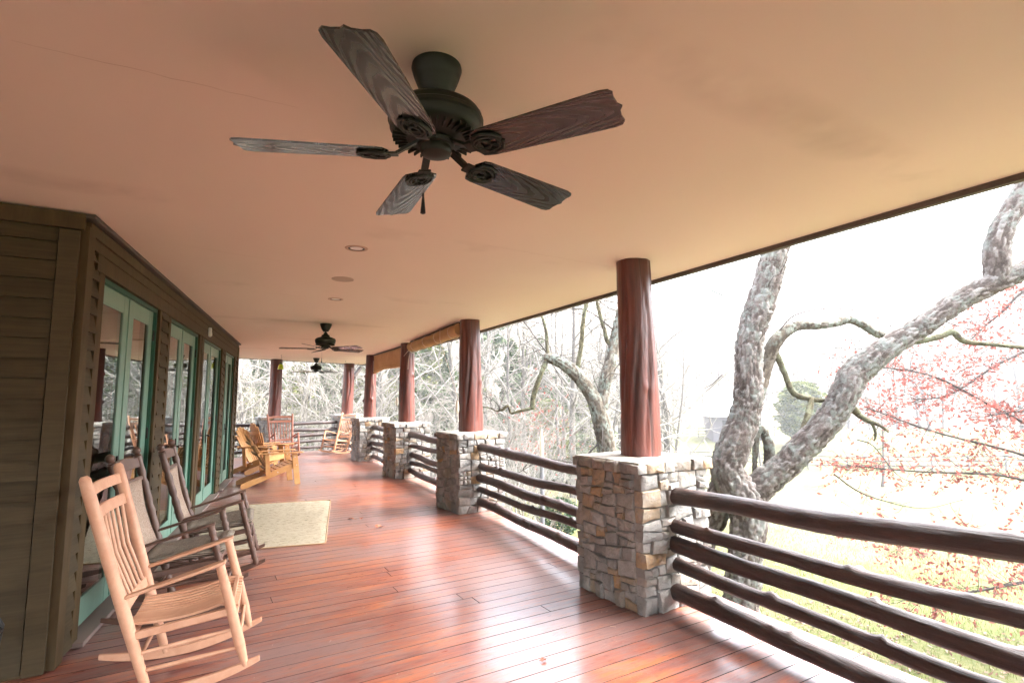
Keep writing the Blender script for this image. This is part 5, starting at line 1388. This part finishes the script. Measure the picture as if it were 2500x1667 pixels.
# field trees beyond: a few trunks in mist
# barn
t = thing('barn', 'small barn with white roof across the field, left of the big tree', 'barn', (27.6, 68, gp(27.6,68)-.1), rad(-10)); t.scale = (.62,.9,.95)
m = MB(); m.box((0,0,1.6), (9,6,3.4)); part('wall', m, M_['barnwood'], t)
m = MB(); m.add([(-5,-3.6,3.2),(5,-3.6,3.2),(5,0,6.0),(-5,0,6.0),(-5,3.6,3.2),(5,3.6,3.2),(-5,-3.6,3.0),(5,-3.6,3.0),(5,3.6,3.0),(-5,3.6,3.0)], [(0,1,2,3),(3,2,5,4),(6,7,1,0),(4,5,8,9),(0,3,4,9,6),(1,7,8,5,2),(6,9,8,7)]); part('roof', m, M_['roofwhite'], t)
m = MB(); m.box((-1.5,-3.02,1.3), (2.4,.08,2.6)); part('door', m, M_['black'], t)
# paddock fences
def fence(pts, label, sp=2.6, hgt=1.25):
    a = Vector((*pts[0],0)); t = thing('paddock_fence', label, 'fence', (pts[0][0], pts[0][1], gp(*pts[0])), 0, 'paddock fences across the field'); O = -Vector(t.location)
    pr_ = None; post = MB(); post.box((0,0,hgt/2-.1), (.11,.11,hgt+.2)); pme = post.mesh('fence_post', M_['fencewood'])
    for k in range(len(pts)-1):
        p = Vector((*pts[k],0)); q = Vector((*pts[k+1],0)); n = max(1, int((q-p).length/sp))
        for i in range(n+(k == len(pts)-2)):
            c = p+(q-p)*i/n; c.z = gp(c.x, c.y); o = obj('fence_post', pme, t, c+O)
            if pr_ is not None:
                for hz in (.4,.78,1.15): m = MB(); m.bar(pr_+O+Vector((0,0,hz)), c+O+Vector((0,0,hz)), .04, .11); part('fence_rail', m, M_['fencewood'], t)
            pr_ = c
fence([(17, 52), (26, 48), (35, 45.5), (46, 44)], 'grey three-rail paddock fence running behind the russet oak')
fence([(15, 74), (24, 70), (40, 69)], 'farther paddock fence in front of the barn, faint in the mist', 3.0)
# lawn cover close to the porch
rg = np.random.default_rng(9)
def scatter(n, fx, mat_, name, label, s0, s1, flat):
    x, y = fx(n); z = gz(x, y)+.004; c = np.stack([x, y, z], 1)
    a = rg.normal(size=(n,3)); b = rg.normal(size=(n,3))
    if flat: a[:,2] *= .25; b[:,2] *= .35
    else: a[:,2] = np.abs(a[:,2])+2.2; b[:,2] *= .1
    a /= np.linalg.norm(a, axis=1)[:,None]; b /= np.linalg.norm(b, axis=1)[:,None]; s_ = rg.uniform(s0, s1, n)[:,None]
    if flat: c[:,2] += .012; V = np.stack([c-a*s_, c+b*s_*.6, c+a*s_, c-b*s_*.6], 1)
    else: V = np.stack([c-b*s_*.06, c+b*s_*.06, c+a*s_+b*s_*.1, c+a*s_*1.02], 1)
    V = V.reshape(-1,3); me = bpy.data.meshes.new(name); me.vertices.add(len(V)); me.vertices.foreach_set('co', V.ravel().astype(np.float32))
    me.loops.add(4*n); me.loops.foreach_set('vertex_index', np.arange(4*n, dtype=np.int32)); me.polygons.add(n); me.polygons.foreach_set('loop_start', np.arange(0, 4*n, 4, dtype=np.int32)); me.update(); me.validate(); me.materials.append(mat_)
    stuff(tag(obj(name, me), label, name.replace('_', ' ')))
def near(n):
    d = 4.0+20*rg.random(n)**1.3; az = rg.uniform(.05, 1.25, n); return d*np.sin(az)+.5, d*np.cos(az)
scatter(90000, near, M_['grass'], 'grass', 'yellow-green grass of the lawn below the railing', .03, .075, False)
def near2(n):
    d = 3.5+9*rg.random(n)**1.2; az = rg.uniform(.25, 1.3, n); return d*np.sin(az)+.8, d*np.cos(az)-.3
scatter(9000, near2, M_['litter'], 'fallen_leaves', 'brown fallen leaves strewn over the lawn below the railing', .025, .05, True)

# ================================================================== haze
m = MB(); m.box((0, 90, 28), (900, 820, 76+1))
hz = part('haze', m, None, None); stuff(tag(hz, 'pale winter mist over the field and woods', 'mist'))
hm = bpy.data.materials.new('mist'); hm.use_nodes = True; n_ = hm.node_tree; n_.nodes.clear()
pv = n_.nodes.new('ShaderNodeVolumePrincipled'); pv.inputs['Color'].default_value = (.93,.95,.98,1); pv.inputs['Density'].default_value = .0013; pv.inputs['Anisotropy'].default_value = .2
oo = n_.nodes.new('ShaderNodeOutputMaterial'); n_.links.new(pv.outputs[0], oo.inputs['Volume']); hz.data.materials.append(hm)
